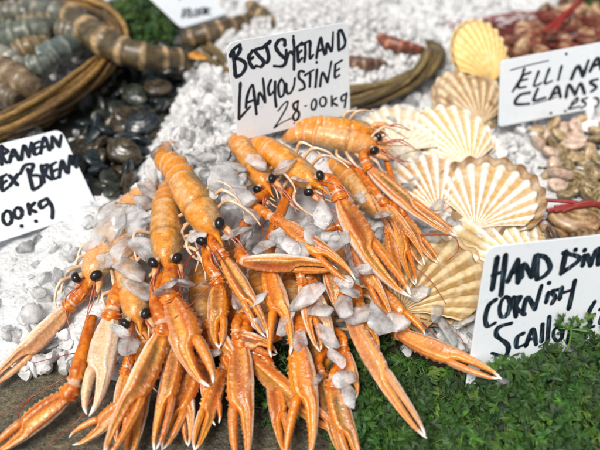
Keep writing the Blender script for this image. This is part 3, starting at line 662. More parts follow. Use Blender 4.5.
langoustine((318, 300, 4.2), (330, 352, 3.2), 2.8, 'buried langoustine with a pinkish ice covered claw and an olive spined one', [
    C((308, 285, 6.0), (334, 350, 4.6), 2.2, side=1, opn=3, pale=.6, hair=.1, roll=10, arm=[(318, 290, 5.4), (308, 275, 6.0), (307, 281, 6.2)]),
    C((332, 385, 3.0), (362, 474, 1.2), 2.2, side=1, opn=2, hair=1.6, roll=-10, arm=[(330, 345, 3.2), (340, 362, 3.4), (333, 380, 3.3)])], eyes=False, legs=2, ants=False)
langoustine((150, 345, 2.8), (146, 392, 2.0), 2.4, 'small buried langoustine with a pincer hooked open over the stone slab', [
    C((134, 398, 2.4), (74, 447, 1.2), 1.9, side=1, opn=17, roll=6, hair=.3, pale=.1, arm=[(148, 378, 2.4), (146, 388, 2.6), (137, 395, 2.6)]),
    C((146, 384, 2.6), (128, 466, 1.2), 1.7, side=1, opn=2, roll=0, hair=.5, arm=[(150, 366, 2.6), (154, 376, 2.8), (147, 381, 2.8)])], eyes=False, legs=1, ants=False)
langoustine((262, 290, 4.8), (270, 340, 4.0), 2.6, 'buried langoustine in the middle of the heap with two short claws', [
    C((237, 336, 4.6), (278, 352, 4.0), 1.8, side=1, opn=6, hair=1.1, red=.2, roll=0, arm=[(256, 318, 4.8), (240, 318, 5.0), (236, 332, 4.9)]),
    C((327, 268, 6.6), (345, 320, 5.0), 1.7, side=-1, opn=5, red=.15, roll=0, arm=[(318, 268, 5.6), (322, 260, 6.4), (326, 265, 6.8)])], eyes=False, legs=1, ants=False)

langoustine((218, 300, 3.8), (228, 360, 2.8), 2.4, 'buried langoustine with two dull claws hanging between the orange ones at the bottom', [
    C((222, 372, 2.8), (196, 452, 1.4), 1.9, side=1, opn=3, hair=1.3, roll=-24, arm=[(224, 345, 3.2), (228, 356, 3.3), (223, 368, 3.1)]),
    C((272, 372, 2.4), (286, 458, 1.2), 1.9, side=-1, opn=4, hair=1., roll=22, arm=[(240, 350, 3.0), (262, 356, 3.0), (271, 368, 2.7)])], eyes=False, legs=3, ants=False)
langoustine((300, 240, 6.6), (318, 292, 5.8), 2.5, 'buried langoustine behind the horizontal claw, its thin claws pointing down right', [
    C((352, 240, 7.4), (394, 322, 5.4), 1.7, side=1, opn=3, hair=.8, roll=18, arm=[(322, 232, 7.6), (340, 226, 8.0), (350, 236, 7.8)]),
    C((302, 282, 6.6), (318, 352, 4.8), 1.7, side=-1, opn=4, hair=.7, roll=-20, arm=[(306, 262, 6.8), (300, 268, 7.0), (301, 278, 6.9)])], eyes=False, legs=3, ants=False)
langoustine((352, 170, 7.6), (392, 216, 6.6), 2.4, 'buried langoustine on the right slope with slim claws close together', [
    C((396, 222, 6.4), (414, 286, 5.0), 1.6, side=-1, opn=3, hair=1., roll=14, red=.2, arm=[(386, 196, 6.8), (394, 206, 6.9), (396, 218, 6.7)]),
    C((388, 232, 5.8), (400, 292, 4.6), 1.5, side=1, opn=2, hair=.8, roll=-18, red=.3, arm=[(376, 206, 6.2), (384, 214, 6.4), (388, 228, 6.1)])], eyes=False, legs=3, ants=False)
langoustine((316, 318, 3.6), (330, 372, 2.6), 2.4, 'buried langoustine at the lower edge of the heap beside the parsley', [
    C((322, 376, 2.8), (344, 462, 1.2), 1.7, side=-1, opn=4, hair=1.4, roll=28, pale=.15, arm=[(326, 350, 3.2), (318, 362, 3.2), (321, 372, 3.0)]),
    C((344, 350, 3.6), (358, 398, 2.8), 1.5, side=1, opn=16, hair=.3, red=.2, roll=0, arm=[(334, 330, 3.8), (342, 336, 4.0), (344, 346, 3.8)])], eyes=False, legs=3, ants=False)
langoustine((160, 318, 3.6), (176, 370, 2.8), 2.4, 'buried langoustine at the lower left whose claws hang behind the big ones', [
    C((182, 372, 2.8), (190, 446, 1.3), 1.7, side=1, opn=3, hair=1., roll=16, arm=[(176, 350, 3.2), (184, 358, 3.2), (182, 368, 3.0)]),
    C((126, 372, 3.0), (116, 446, 1.4), 1.8, side=-1, opn=4, hair=.8, roll=-16, arm=[(150, 350, 3.2), (132, 356, 3.3), (127, 368, 3.2)])], eyes=False, legs=2, ants=False)

# ------------------------------------------------------------------ loose ice lying on the langoustines
ICE = [chip_mesh(200 + i, 3, .75) for i in range(9)]
ice_me = []
for i, (vs, fs) in enumerate(ICE):
    me = bpy.data.meshes.new('ice_chunk'); me.from_pydata([tuple(v * S) for v in vs], [], fs)
    me.polygons.foreach_set('use_smooth', [True] * len(me.polygons)); me.set_sharp_from_angle(angle=.5); me.materials.append(M['ice']); ice_me.append(me)
spots = [(108, 232, 6.2, 2.9), (128, 246, 6.6, 2.7), (120, 212, 6.8, 2.6), (146, 204, 7.4, 1.9), (138, 226, 6.8, 1.8), (132, 270, 6.8, 2.4), (104, 214, 5.8, 2.2), (96, 240, 5.4, 2.0), (136, 288, 6.4, 1.8), (146, 250, 7.2, 1.8), (150, 220, 7.6, 1.5), (112, 258, 5.6, 1.5),
    (210, 172, 10.2, 1.9), (228, 182, 10.4, 2.0), (240, 198, 10.0, 2.0), (222, 158, 9.8, 2.0), (205, 158, 9.8, 1.7), (232, 166, 10, 1.6), (238, 232, 8.8, 1.7), (262, 248, 8.4, 1.7), (284, 244, 8.6, 1.6), (276, 236, 8.4, 1.2), (248, 214, 9.2, 1.3),
    (258, 162, 10.6, 1.5), (284, 166, 10.8, 1.7), (242, 180, 10.2, 1.2), (322, 214, 9.4, 1.7), (312, 232, 9.0, 1.6), (338, 240, 8.8, 1.7), (326, 236, 9, 1.3), (165, 288, 7.6, 1.7), (182, 282, 7.6, 1.3),
    (130, 345, 5.2, 1.5), (122, 332, 5.2, 1.2), (146, 372, 4.2, 1.1), (306, 298, 7.0, 1.6), (318, 310, 6.6, 1.5), (345, 306, 6.8, 1.7), (362, 312, 6.4, 1.7), (352, 292, 7.2, 1.3), (378, 318, 6.2, 1.6), (396, 322, 5.8, 1.5),
    (418, 150, 4.8, 1.4), (408, 186, 5.2, 1.3), (440, 206, 4.2, 1.5), (455, 222, 4.0, 1.4), (428, 238, 4.8, 1.3), (470, 180, 4.0, 1.1), (448, 160, 4.2, 1.3), (392, 120, 5.8, 1.3), (424, 120, 4.8, 1.2), (506, 210, 3.4, 1.3), (216, 190, 10.0, 1.3), (246, 236, 8.6, 1.2), (196, 236, 8.4, 1.2), (256, 300, 6.6, 1.2), (286, 322, 6.0, 1.2), (236, 302, 6.8, 1.0), (208, 352, 4.6, 1.0), (300, 340, 5.4, 1.2), (366, 270, 7.6, 1.3), (342, 282, 7.4, 1.1),
    (328, 336, 5.4, 1.2), (345, 378, 4.2, 1.1), (350, 396, 3.6, 1.3), (336, 358, 4.6, 1.0), (382, 214, 8.0, 1.2), (192, 322, 5, 1.0), (262, 326, 5.6, 1.2), (316, 380, 4.0, 1.2), (158, 150, 7.6, 1.9), (152, 172, 7.2, 1.7), (148, 190, 7.2, 1.5),
    (300, 180, 10.2, 1.0), (360, 196, 8.8, 1.0), (300, 250, 8.6, 1.1), (372, 240, 7.4, 1.1), (420, 292, 4.6, 1.4), (436, 312, 3.6, 1.7), (455, 306, 3.4, 1.6), (446, 330, 3.0, 1.4), (462, 322, 3.0, 1.2)]
for i, (u, v, z, r) in enumerate(spots):
    o = link('ice_chunk', ice_me[i % 9], None, at(u, v, z)); o.scale = [r * .86 * rnd(.85, 1.15), r * .86 * rnd(.8, 1.1), r * .85 * rnd(.6, 1.0)]
    o.rotation_euler = (rnd(-.5, .9), rnd(-.6, .6), rnd(0, 6.3))
    tag(o, 'clear melting lump of ice resting on the heaped shellfish', 'ice chunk', 'ice lumps on the shellfish')

# ------------------------------------------------------------------ scallops
def valve(mb, R, dome, nrib, thick, ridge, groove, band, seed, span=62., inner=(.84, .78, .68)):
    """one ribbed fan shell, hinge at the origin, opening towards +y, in local cm"""
    NR, NTH = 34, nrib * 6; so = Vector((seed * 3.1, 0, 0)); top = []; cols = []
    for i in range(NR + 1):
        r = i / NR
        for j in range(NTH + 1):
            q = j / NTH; th = math.radians(lerp(-span, span, q)); rad = .95 * math.cos(th) + math.sqrt(max(0, 1 - .9025 * math.sin(th) ** 2))
            rib = math.cos(q * nrib * 2 * PI); rr = R * rad * r * (1 + .012 * rib * r)
            z = dome * R * (1 - (1 - 2 * abs(r * .93 - .48)) ** 1 * 0) * (math.sin(min(1, r * .97 + .03) ** .8 * PI) ** .75) * math.cos(th * .9) ** .6 + .03 * R * rib * sst(0, .5, r)
            z += .008 * R * math.sin(r * 46 + 2 * nz((th * 2, r, seed)))
            n1 = noise.noise(Vector((r * 3, th * 3, seed))); n2 = noise.noise(Vector((r * 9, th * 2.2, seed + 5)))
            c = mixc(groove, ridge, sst(-.5, .5, rib)); c = mixc(c, ridge, .08 + .5 * max(0, n1)); c = mixc(c, groove, .5 * max(0, n2)); c = mixc(c, (.30, .24, .15), .45 * max(0, noise.noise(Vector((r * 14, th * 9, seed + 2))) - .15))
            if band: c = mixc(c, band, sst(.55, .8, .5 + n2 + .5 * sst(.5, 1., r) - .35) * .9)
            c = mixc(c, (.82, .76, .64), .15 * (math.sin(r * 22 + 4 * n1) > .75))
            top.append(Vector((math.sin(th) * rr, math.cos(th) * rr, z))); cols.append(c)
    k = NTH + 1; n = len(top); vs = top + [p - Vector((0, 0, thick)) for p in top]; fs = []
    for i in range(NR):
        for j in range(NTH):
            a = i * k + j; f = (a, a + k, a + k + 1, a + 1); fs += [f[::-1], tuple(x + n for x in f)]
    for j in range(NTH):
        a = NR * k + j; fs.append((a, a + 1, a + 1 + n, a + n))
    for i in range(NR):
        a = i * k; fs.append((a, a + k, a + k + n, a + n)); a = i * k + NTH; fs.append((a + k, a, a + n, a + k + n))
    mb.add(vs, fs, cols + [inner] * n)
    for s in (-1, 1):                                 # the ears at the hinge
        e = [Vector((0, -.02 * R, 0)), Vector((s * .44 * R, -.03 * R, 0)), Vector((s * .5 * R, .32 * R, .02 * R)), Vector((s * .25 * R, .18 * R, .08 * R))]
        e2 = [p - Vector((0, 0, thick)) for p in e]; fs = [(0, 1, 2, 3), (7, 6, 5, 4), (0, 4, 5, 1), (1, 5, 6, 2)]
        mb.add(e + e2, fs if s > 0 else [f[::-1] for f in fs], mixc(ridge, groove, .5))

def scallop(hinge, edge, R, tilt, label, ridge, groove, band=None, lower=None, dome=.10, nrib=13, seed=1, lean=0., gap=.9):
    h, e = at(*hinge), at(*edge); y = (e - h).normalized(); z = Vector((0, 0, 1)); z = (z - y * z.dot(y)).normalized(); x = y.cross(z)
    m3 = Matrix((x, y, z)).transposed() @ Euler((math.radians(tilt), math.radians(lean), 0)).to_matrix()
    T = thing('scallop', h, label, 'scallop', 'scallop shells on the ice'); T.rotation_euler = m3.to_euler()
    up = MB(); valve(up, R, dome, nrib, .12, ridge, groove, band, seed); up.v = [tuple(Vector(p) + Vector((0, 0, gap * .6))) for p in up.v]; up.build('upper_shell', M['scallop'], T, (0, 0, 0)).location = (0, 0, 0)
    lo = MB(); valve(lo, R * (1.17 if lower == BR else 1.1), -.20, nrib, .12, lower or ridge, mixc(lower or groove, (.62, .45, .26), .6 if lower == BR else .55), band, seed + 9, inner=lower or (.8, .74, .62)); lo.v = [tuple(Vector(p) + Vector((0, -.06 * R, gap * .45))) for p in lo.v]
    q = lo.build('lower_shell', M['scallop'], T, (0, 0, 0)); q.location = (0, 0, 0)
WH = (.88, .85, .78); OC = (.60, .31, .07); BR = (.24, .12, .04); YE = (.86, .58, .18); TN = (.55, .36, .16)
scallop((474, 232, 3.4), (502, 168, 5.0), 4.7, 0, 'flat white scallop with ochre rays and a brown banded rim behind it', WH, (.62, .37, .11), None, BR, .06, 12, 1)
scallop((437, 218, 3.2), (422, 164, 4.4), 4.2, 0, 'white scallop with strong ochre rays, half hidden by the crosswise claw', WH, OC, None, None, .12, 12, 2)
scallop((468, 172, 3.4), (437, 122, 5.0), 4.6, 4, 'pale scallop with fine yellow rays, in front of the brown ribbed one', WH, (.72, .48, .14), None, None, .10, 13, 3)
scallop((398, 160, 4.6), (404, 108, 5.2), 4.6, 0, 'plain white scallop right of the langoustine card, close to the eyes', (.9, .87, .8), (.8, .66, .4), None, None, .12, 13, 4)
scallop((478, 130, 3.0), (462, 92, 4.6), 4.4, 6, 'brown ribbed scallop standing behind the pale ones beside the tellina card', (.72, .58, .38), (.36, .2, .07), BR, None, .16, 12, 5)
scallop((484, 86, 4.4), (452, 28, 8.4), 4.2, 22, 'bright yellow domed scallop propped up by the basket rim', (.88, .68, .30), (.82, .50, .12), None, None, .30, 14, 6, lean=8)
scallop((398, 318, 2.6), (462, 236, 3.8), 5.1, 0, 'large ochre and brown ribbed scallop under the right hand claws', (.78, .60, .33), (.36, .20, .05), None, TN, .16, 12, 7)
scallop((540, 292, 2.2), (480, 232, 3.8), 5.2, -4, 'white scallop spotted with yellow, tucked behind the scallop card', WH, (.74, .52, .2), (.5, .34, .14), TN, .08, 14, 8)
scallop((505, 160, 2.4), (482, 150, 3.0), 2.6, 0, 'small white scallop upside down in ice below the tellina card', (.9, .88, .83), (.84, .78, .68), None, None, .12, 12, 9)

# ------------------------------------------------------------------ bivalves
def bivalve(seed, c0, c1, rib, ln=1.35, thick=.42, taper=-.12):
    """two domed valves meeting at an edge, about 2 cm across, local cm"""
    parts = []; N, K = 32, 15; ux, uy = .22 * ln, .84
    for sgn in (1, -1):
        mb = MB(); rings = []; cols = []
        for i in range(K + 1):
            r = math.cos(i / K * PI / 2)
            for j in range(N):
                a = 2 * PI * j / N; x, y = math.cos(a) * ln * r, math.sin(a) * r * (1 - taper * math.cos(a))
                dx, dy = x - ux, y - uy; D = math.hypot(dx, dy) + 1e-6; ex, ey = dx / D, dy / D
                A = (ex / ln) ** 2 + ey * ey; B = ux * ex / ln ** 2 + uy * ey; Cc = (ux / ln) ** 2 + uy * uy - 1
                q = min(1.1, D / ((-B + math.sqrt(max(1e-6, B * B - A * Cc))) / A + 1e-6))      # 0 at the beak, 1 at the lip
                n1 = noise.noise(Vector((x * 1.3, y * 1.3, seed))); n2 = noise.noise(Vector((x * 4, y * 4, seed + 3))); st = .5 + .5 * math.sin(q * 30 + 1.2 * n1)
                z = thick * math.sqrt(max(0, 1 - r ** 2.3)) + .10 * math.exp(-(D / .22) ** 2) + .022 * (st - .5) * rib * (r < .98) + .03 * n1 * (r < .98)
                c = mixc(c0, c1, max(0, min(1, .65 * st * st + .8 * n1 + .4 * n2 + .1)))
                rings.append(Vector((x, y, sgn * max(z, .015)))); cols.append(c)
        mb.loft([rings[i * N:(i + 1) * N] for i in range(K + 1)], cols, False, sgn < 0); parts.append(mb)
    return parts
def make_bivalves(name, kinds, mat, spots, group, scl):
    protos = []
    for k, (label, c0, c1, rib, ln, th) in enumerate(kinds):
        parts = bivalve(k * 7 + len(name), c0, c1, rib, ln, th, .24 if 'dark' in name else -.12); me = []
        for mb, nm in zip(parts, ('upper_shell', 'lower_shell')):
            o = mb.build(nm, mat); me.append(o.data); bpy.data.objects.remove(o)
        protos.append((label, me))
    for (p, rot, s, k) in spots:
        label, me = protos[k % len(protos)]
        T = thing(name, p, label, name.replace('_', ' '), group); T.rotation_euler = rot; T.scale = (s * scl,) * 3
        for q, nm in zip(me, ('upper_shell', 'lower_shell')): link(nm, q, T)

def heap(pix, zt, n, dmin, s0, s1, tilt=.5, layers=1):
    """positions of shells lying heaped inside a patch of the bed, outlined in pixels"""
    import itertools
    poly = [at(u, v, zt) for u, v in pix]; xs = [p.x for p in poly]; ys = [p.y for p in poly]; out = []; tries = 0
    def inside(x, y):
        c = False
        for a, b in zip(poly, poly[1:] + poly[:1]):
            if (a.y > y) != (b.y > y) and x < (b.x - a.x) * (y - a.y) / (b.y - a.y) + a.x: c = not c
        return c
    while len(out) < n and tries < 9000:
        tries += 1; x, y = rnd(min(xs), max(xs)), rnd(min(ys), max(ys)); l = random.randrange(layers)
        if not inside(x, y): continue
        z = zt + l * dmin * .42 + rnd(-.2, .2); p = Vector((x, y, z))
        if any((p - o[0]).length < dmin for o in out): continue
        out.append((p, (random.gauss(0, tilt), random.gauss(0, tilt), rnd(0, 6.3)), rnd(s0, s1), random.randrange(9)))
    return out

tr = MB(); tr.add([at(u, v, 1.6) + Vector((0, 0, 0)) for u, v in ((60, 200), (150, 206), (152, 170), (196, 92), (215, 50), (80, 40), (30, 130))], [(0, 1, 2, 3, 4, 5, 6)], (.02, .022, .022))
tr_o = tr.build('gap_shade_sheet', M['gap_shade'], smooth=False); tr_o.modifiers.new('s', 'SOLIDIFY').thickness = .012
tag(tr_o, 'flat black sheet added as gap shade under the dark shellfish', 'gap_shade')  # black sheet added over the ice so gaps between the shells look shaded
DK = [('dark greenish black shellfish heaped between the wicker basket and the ice', (.010, .014, .012), (.05, .055, .035), 1., 1.35, .5),
      ('dark brown shellfish heaped between the wicker basket and the ice', (.02, .016, .012), (.10, .075, .04), 1., 1.3, .52),
      ('blackish blue shellfish heaped between the wicker basket and the ice', (.006, .010, .014), (.035, .05, .055), 1., 1.45, .48)]
sp = heap([(78, 176), (118, 204), (146, 186), (150, 150), (172, 110), (192, 84), (196, 62), (118, 62), (88, 110)], 2.3, 96, 1.6, .85, 1.25, .65, 3)
sp += [(at(124, 151, 4.4), (.5, .15, -.2), 1.35, 1), (at(142, 124, 4.4), (.5, -.2, .4), 1.3, 2), (at(128, 116, 4.2), (.4, .3, .7), 1.25, 1), (at(112, 178, 3.8), (.6, .1, 1.9), 1.2, 0), (at(98, 158, 3.8), (.5, .3, 1.4), 1.2, 2), (at(135, 96, 4.4), (.5, .2, -.6), 1.25, 0), (at(158, 88, 4.2), (.3, 0, .2), 1.25, 1)]
make_bivalves('dark_clam', DK, M['mussel'], sp, 'dark shellfish beside the basket', 1.14)

for pix, lab in ((((528, 128), (660, 104), (668, 212), (560, 208), (534, 172)), 'dark sheet added as gap shade under the open heap of clams'), (((540, 214), (660, 206), (664, 256), (546, 256)), 'dark sheet added as gap shade under the brown clams at the red net')):
    tr = MB(); tr.add([at(u, v, 1.9) for u, v in pix], [tuple(range(len(pix)))], (.02, .02, .02)); o = tr.build('gap_shade_sheet', M['gap_shade'], smooth=False); o.modifiers.new('s', 'SOLIDIFY').thickness = .006; tag(o, lab, 'gap_shade')  # added dark sheets, painted shade for the gaps in both clam heaps
CLK = [('cream brown clam in the open heap below the tellina card', (.30, .2, .09), (.62, .48, .30), .6, 1.3, .5), ('olive banded clam in the open heap below the tellina card', (.14, .1, .045), (.5, .38, .2), .6, 1.25, .5), ('pinkish pale clam in the open heap below the tellina card', (.5, .33, .25), (.74, .62, .5), .6, 1.3, .48)]
sp = heap([(532, 132), (640, 110), (645, 205), (560, 200), (540, 168)], 2.4, 70, 1.45, .8, 1.1, .6, 2)
make_bivalves('tellina_clam', CLK, M['clam'], sp, 'open heap of clams', 1.05)
sp = heap([(548, 224), (640, 214), (640, 246), (552, 250)], 2.4, 14, 2.2, 1.0, 1.3, .5, 2)
BRK = [('dark brown banded clam at the red net, above the scallop card', (.06, .035, .02), (.42, .27, .12), .6, 1.5, .46), ('tan striped clam at the red net, above the scallop card', (.2, .1, .04), (.52, .36, .2), .6, 1.5, .46)]
make_bivalves('brown_clam', BRK, M['clam'], sp, 'brown clams at the red net', 1.35)
NTK = [('reddish brown clam inside the red net bag', (.16, .05, .025), (.5, .3, .17), .6, 1.25, .55), ('cream clam inside the red net bag', (.34, .2, .1), (.68, .5, .32), .6, 1.25, .55), ('dark clam inside the red net bag', (.07, .03, .02), (.34, .18, .1), .6, 1.25, .55)]
sp = heap([(494, 62), (510, 40), (545, 12), (640, -14), (640, 60), (520, 76)], 3.0, 74, 2.0, .85, 1.15, .6, 3)
make_bivalves('netted_clam', NTK, M['clam'], sp, 'clams in the red net bag', 1.45)

# red net bag over the clams at the back, and a loose red net strap in front
def net(cx, cy, rx, ry, zb, h, label, n=13, gather=None):
    T = thing('net_bag', (cx, cy, zb), label, 'net bag'); og = Vector((cx, cy, zb))
    def P(u, v):
        x = cx + rx * u; y = cy + ry * v; d = max(0, 1 - u * u * .9 - v * v * .9)
        return Vector((x, y, zb + h * d ** .6 + .35 * nz((x * .5, y * .5, 2))))
    mb = MB()
    for k in range(-n, n + 1):
        for s in (1, -1):
            pts = []
            for i in range(41):
                u = -1 + i / 20.; v = (k / n * 2) + s * u * 1.0
                if abs(v) < 1: pts.append(P(u, v))
            if len(pts) > 3: mb.tube(pts, .075, 5, (.26, .022, .02))
    mb.build('mesh', M['plain'], T, og)
    sh = MB(); vs = []; K = 24
    for i in range(K + 1):
        for j in range(K + 1): p = P(-1 + 2 * i / K, -1 + 2 * j / K); vs.append((p.x, p.y, zb - .6 + .3 * (p.z - zb)))
    sh.add(vs, [(i * (K + 1) + j, i * (K + 1) + j + 1, (i + 1) * (K + 1) + j + 1, (i + 1) * (K + 1) + j) for i in range(K) for j in range(K)], (.07, .015, .012)); sh.build('bottom', M['plain'], T, og)  # dark red sheet added so the gaps between the clams look shaded
    if gather:
        tt = MB()
        for k in range(6):
            a = at(*gather[0]) + Vector((rnd(-2, 2), rnd(-1, 1), 0)); b = at(*gather[1]) + Vector((rnd(-.6, .6), rnd(-.4, .4), rnd(-.2, .3)))
            tt.tube(crom([a, a.lerp(b, .5) + Vector((rnd(-.5, .5), 0, rnd(0, .6))), b], 6), rnd(.1, .22), 6, mixc((.36, .025, .025), (.22, .03, .02), random.random()))
        tt.build('gathered_neck', M['plain'], T, og)
c = at(570, 42, 3.5)
net(c.x, c.y, 17, 11, 2.6, 3.4, 'red net bag of clams lying behind the tellina card', 11, ((540, 30, 6.5), (580, 2, 8)))
c = at(602, 226, 2.0)
net(c.x, c.y, 7, 3.4, 1.6, 1.0, 'red net strap bunched over brown clams above the scallop card', 6, ((552, 206, 4.2), (606, 206, 4.6)))

# ------------------------------------------------------------------ wicker baskets
def basket(cx, cy, R, zb, zr, label, ry=None, rod=.40, seed=0, tilt=0., cols=((.34, .185, .045), (.16, .09, .03), (.46, .28, .085))):
    ry = ry or R; T = thing('wicker_basket', (cx, cy, zb), label, 'basket', 'wicker baskets'); og = Vector((cx, cy, zb)); rs = random.Random(seed)
    N = 150
    for k in range(12):                               # the twisted rim
        mb = MB(); pts = []; ph = k * 2 * PI / 12 + .3 * (k % 3); tw = (2, 3, 2.5)[k % 3]
        for i in range(N + 1):
            a = 2 * PI * i / N; q = ph + a * tw; rr = rod * ((3.3 if k % 2 else 2.1) + 2.2 * nz((k * 3.3, a * 1.4, seed)))
            pts.append(Vector((cx + (R + math.cos(q) * rr) * math.cos(a), cy + (ry + math.cos(q) * rr) * math.sin(a), zr + math.sin(q) * rr * .8 + .15 * nz((a * 9, k, 2)) - tilt * max(0, math.sin(a) + .35))))
        c = cols[k % 3]; mb.tube(pts, [rod * (.95 + .35 * nz((i * .1, k * 2.7, 4))) for i in range(N + 1)], 8, [mixc(c, (.06, .035, .015), .35 + .6 * nz((i * .13, k * 1.9, seed))) for i in range(N + 1)]); mb.build('rim_rod', M['willow'], T, og)
    mb = MB(); rows = int((zr - zb) / (rod * 1.5))
    for r in range(rows):
        pts = []; z = zb + .4 + r * rod * 1.5; fl = 1 - .12 * (1 - r / rows)
        for i in range(N * 2 + 1):
            a = 2 * PI * i / (N * 2); w = .32 * math.cos(a * 22 + r * PI)
            pts.append(Vector((cx + (R * fl + w) * math.cos(a), cy + (ry * fl + w) * math.sin(a), z + .1 * nz((a * 3, r, seed)) - tilt * max(0, math.sin(a) + .35) * r / rows)))
        c = cols[r % 3]; mb.tube(pts, rod * .72, 6, [mixc(c, (.2, .12, .05), .4 + .4 * nz((i * .1, r, 1))) for i in range(len(pts))])
    for i in range(22):
        a = 2 * PI * (i + .5) / 22 * 1.; mb.tube([Vector((cx + R * .88 * math.cos(a), cy + ry * .88 * math.sin(a), zb)), Vector((cx + R * math.cos(a), cy + ry * math.sin(a), zr - tilt * max(0, math.sin(a) + .35)))], rod * .6, 6, cols[1])
    mb.build('woven_side', M['willow'], T, og)
basket(-46.5, 32, 21.3, .5, 6.4, 'honey coloured wicker basket of grey prawns at the upper left', seed=1)
basket(3, 37.4, 16.2, 1.0, 5.4, 'olive wicker basket heaped with ice behind the langoustine card', seed=2, tilt=6., cols=((.24, .17, .06), (.14, .1, .04), (.33, .24, .1)))
# ice filling both baskets
def fill(cx, cy, R, z, label, hump=2.):
    mb = MB()
    NR, NA = 26, 60; vs = [(cx, cy, z + hump)]; 
    for i in range(1, NR + 1):
        r = R * i / NR
        for j in range(NA):
            a = 2 * PI * j / NA; x, y = cx + r * math.cos(a), cy + r * math.sin(a); vs.append((x, y, z + hump * (1 - (i / NR) ** 2) + .5 * nz((x * .4, y * .4, 1)) + .3 * nz((x, y, 4))))
    fs = [(0, 1 + j, 1 + (j + 1) % NA) for j in range(NA)]
    for i in range(NR - 1):
        for j in range(NA): a = 1 + i * NA + j; b = 1 + i * NA + (j + 1) % NA; fs.append((a, a + NA, b + NA, b))
    mb.add(vs, fs)
    for _ in range(700):
        a = rnd(0, 6.3); r = R * .97 * math.sqrt(random.random()); x, y = cx + r * math.cos(a), cy + r * math.sin(a)
        v, f = random.choice(CH1); Rm = rmat() * rnd(.5, 1.1); p = Vector((x, y, z + hump * (1 - (r / R) ** 2) + rnd(0, .5))); mb.add([Rm @ q + p for q in v], f)
    tag(mb.build('crushed_ice', M['crushed']), label, 'ice', kind='stuff')
fill(-46.5, 32, 20.5, 4.0, 'crushed ice filling the upper left wicker basket', 1.)
fill(3, 37.4, 15.4, 4.2, 'crushed ice heaped in the basket behind the langoustine card', 2.2)

# ------------------------------------------------------------------ prawns, in and over the basket
def prawn(pts, W, c0, c1, tailc, label, group, segs=8, tail=True, head=True):
    P = crom([at(*p) for p in pts], 14); m = len(P) - 1; T = thing('prawn', P[0], label, 'prawn', group); og = P[0]; so = Vector((rnd(0, 50), 0, 0))
    rings = []; cols = []; N = 18; up = Vector((0, 0, 1))
    for i, p in enumerate(P):
        t = i / m; d = (P[min(i + 1, m)] - P[max(i - 1, 0)]).normalized(); x = d.cross(up).normalized(); z = x.cross(d)
        sg = (t * segs) % 1.; r = W * interp(t, [0, .08, .3, .6, .92, 1], [.5, .9, 1., .9, .55, .3]) * (1 + .20 * sg ** 2)
        for j in range(N):
            f = 2 * PI * j / N; n1 = noise.noise(Vector((t * 8, j * .5, 0)) + so); c = mixc(c0, c1, max(0, min(1, sst(.64, .84, sg) * (.8 + .5 * n1) + .3 * n1)))
            cols.append(c); rings.append(p + x * math.cos(f) * r + z * math.sin(f) * r * 1.05)
    mb = MB(); mb.loft([rings[i * N:(i + 1) * N] for i in range(m + 1)], cols); mb.build('body', M['prawn'], T, og)
    if tail:
        d = (P[-1] - P[-3]).normalized(); z = up; x = d.cross(z).normalized(); fan = MB()
        for a in (-26, -9, 9, 26):
            dd = d * math.cos(math.radians(a)) + x * math.sin(math.radians(a)); xx = dd.cross(z); rg = []
            for k in range(7):
                t = k / 6; ww = W * .34 * interp(t, [0, .4, .8, 1], [.4, 1, .8, .2]); q = P[-1] + dd * (t * W * 2.6 - .3)
                rg.append([q - xx * ww, q + z * .16, q + xx * ww, q - z * .12])
            fan.loft(rg, [tailc] * 28)
        fan.build('tail_fan', M['prawn'], T, og)
    if head:
        lg = MB()
        for k in range(7):
            q = P[int(m * (.1 + .1 * k))]; d = (P[5] - P[0]).normalized(); x = d.cross(up).normalized()
            lg.tube(crom([q - up * W * .6, q - x * W * 1.2 - up * W * .9 + d * .5, q - x * W * 1.5 - up * W * 1.6], 4), .16, 6, mixc(tailc, c1, .4))
        lg.build('walking_legs', M['prawn'], T, og)
BD = (.075, .055, .024); BL = (.50, .34, .18)
prawn([(66, 8, 9), (84, 28, 9.2), (112, 46, 9), (142, 56, 8.2), (172, 58, 7.2), (186, 57, 6.6)], 1.75, BD, BL, (.72, .32, .06), 'big striped prawn with an orange tail lying across the basket rim', 'striped prawns', 8)
prawn([(182, 42, 4.4), (205, 35, 4.9), (228, 28, 5.2), (246, 21, 5.2), (256, 12, 5.0)], 1.35, BD, (.5, .32, .18), (.6, .34, .12), 'striped prawn lying under the blurred price card at the back', 'striped prawns', 7)
prawn([(248, 4, 5.6), (264, 16, 5.6), (284, 34, 5.2), (292, 44, 4.6)], 1.0, BD, (.5, .36, .22), (.6, .4, .2), 'short striped prawn behind the upper edge of the langoustine card', 'striped prawns', 6)
GR0 = (.085, .10, .08); GR1 = (.26, .27, .2)
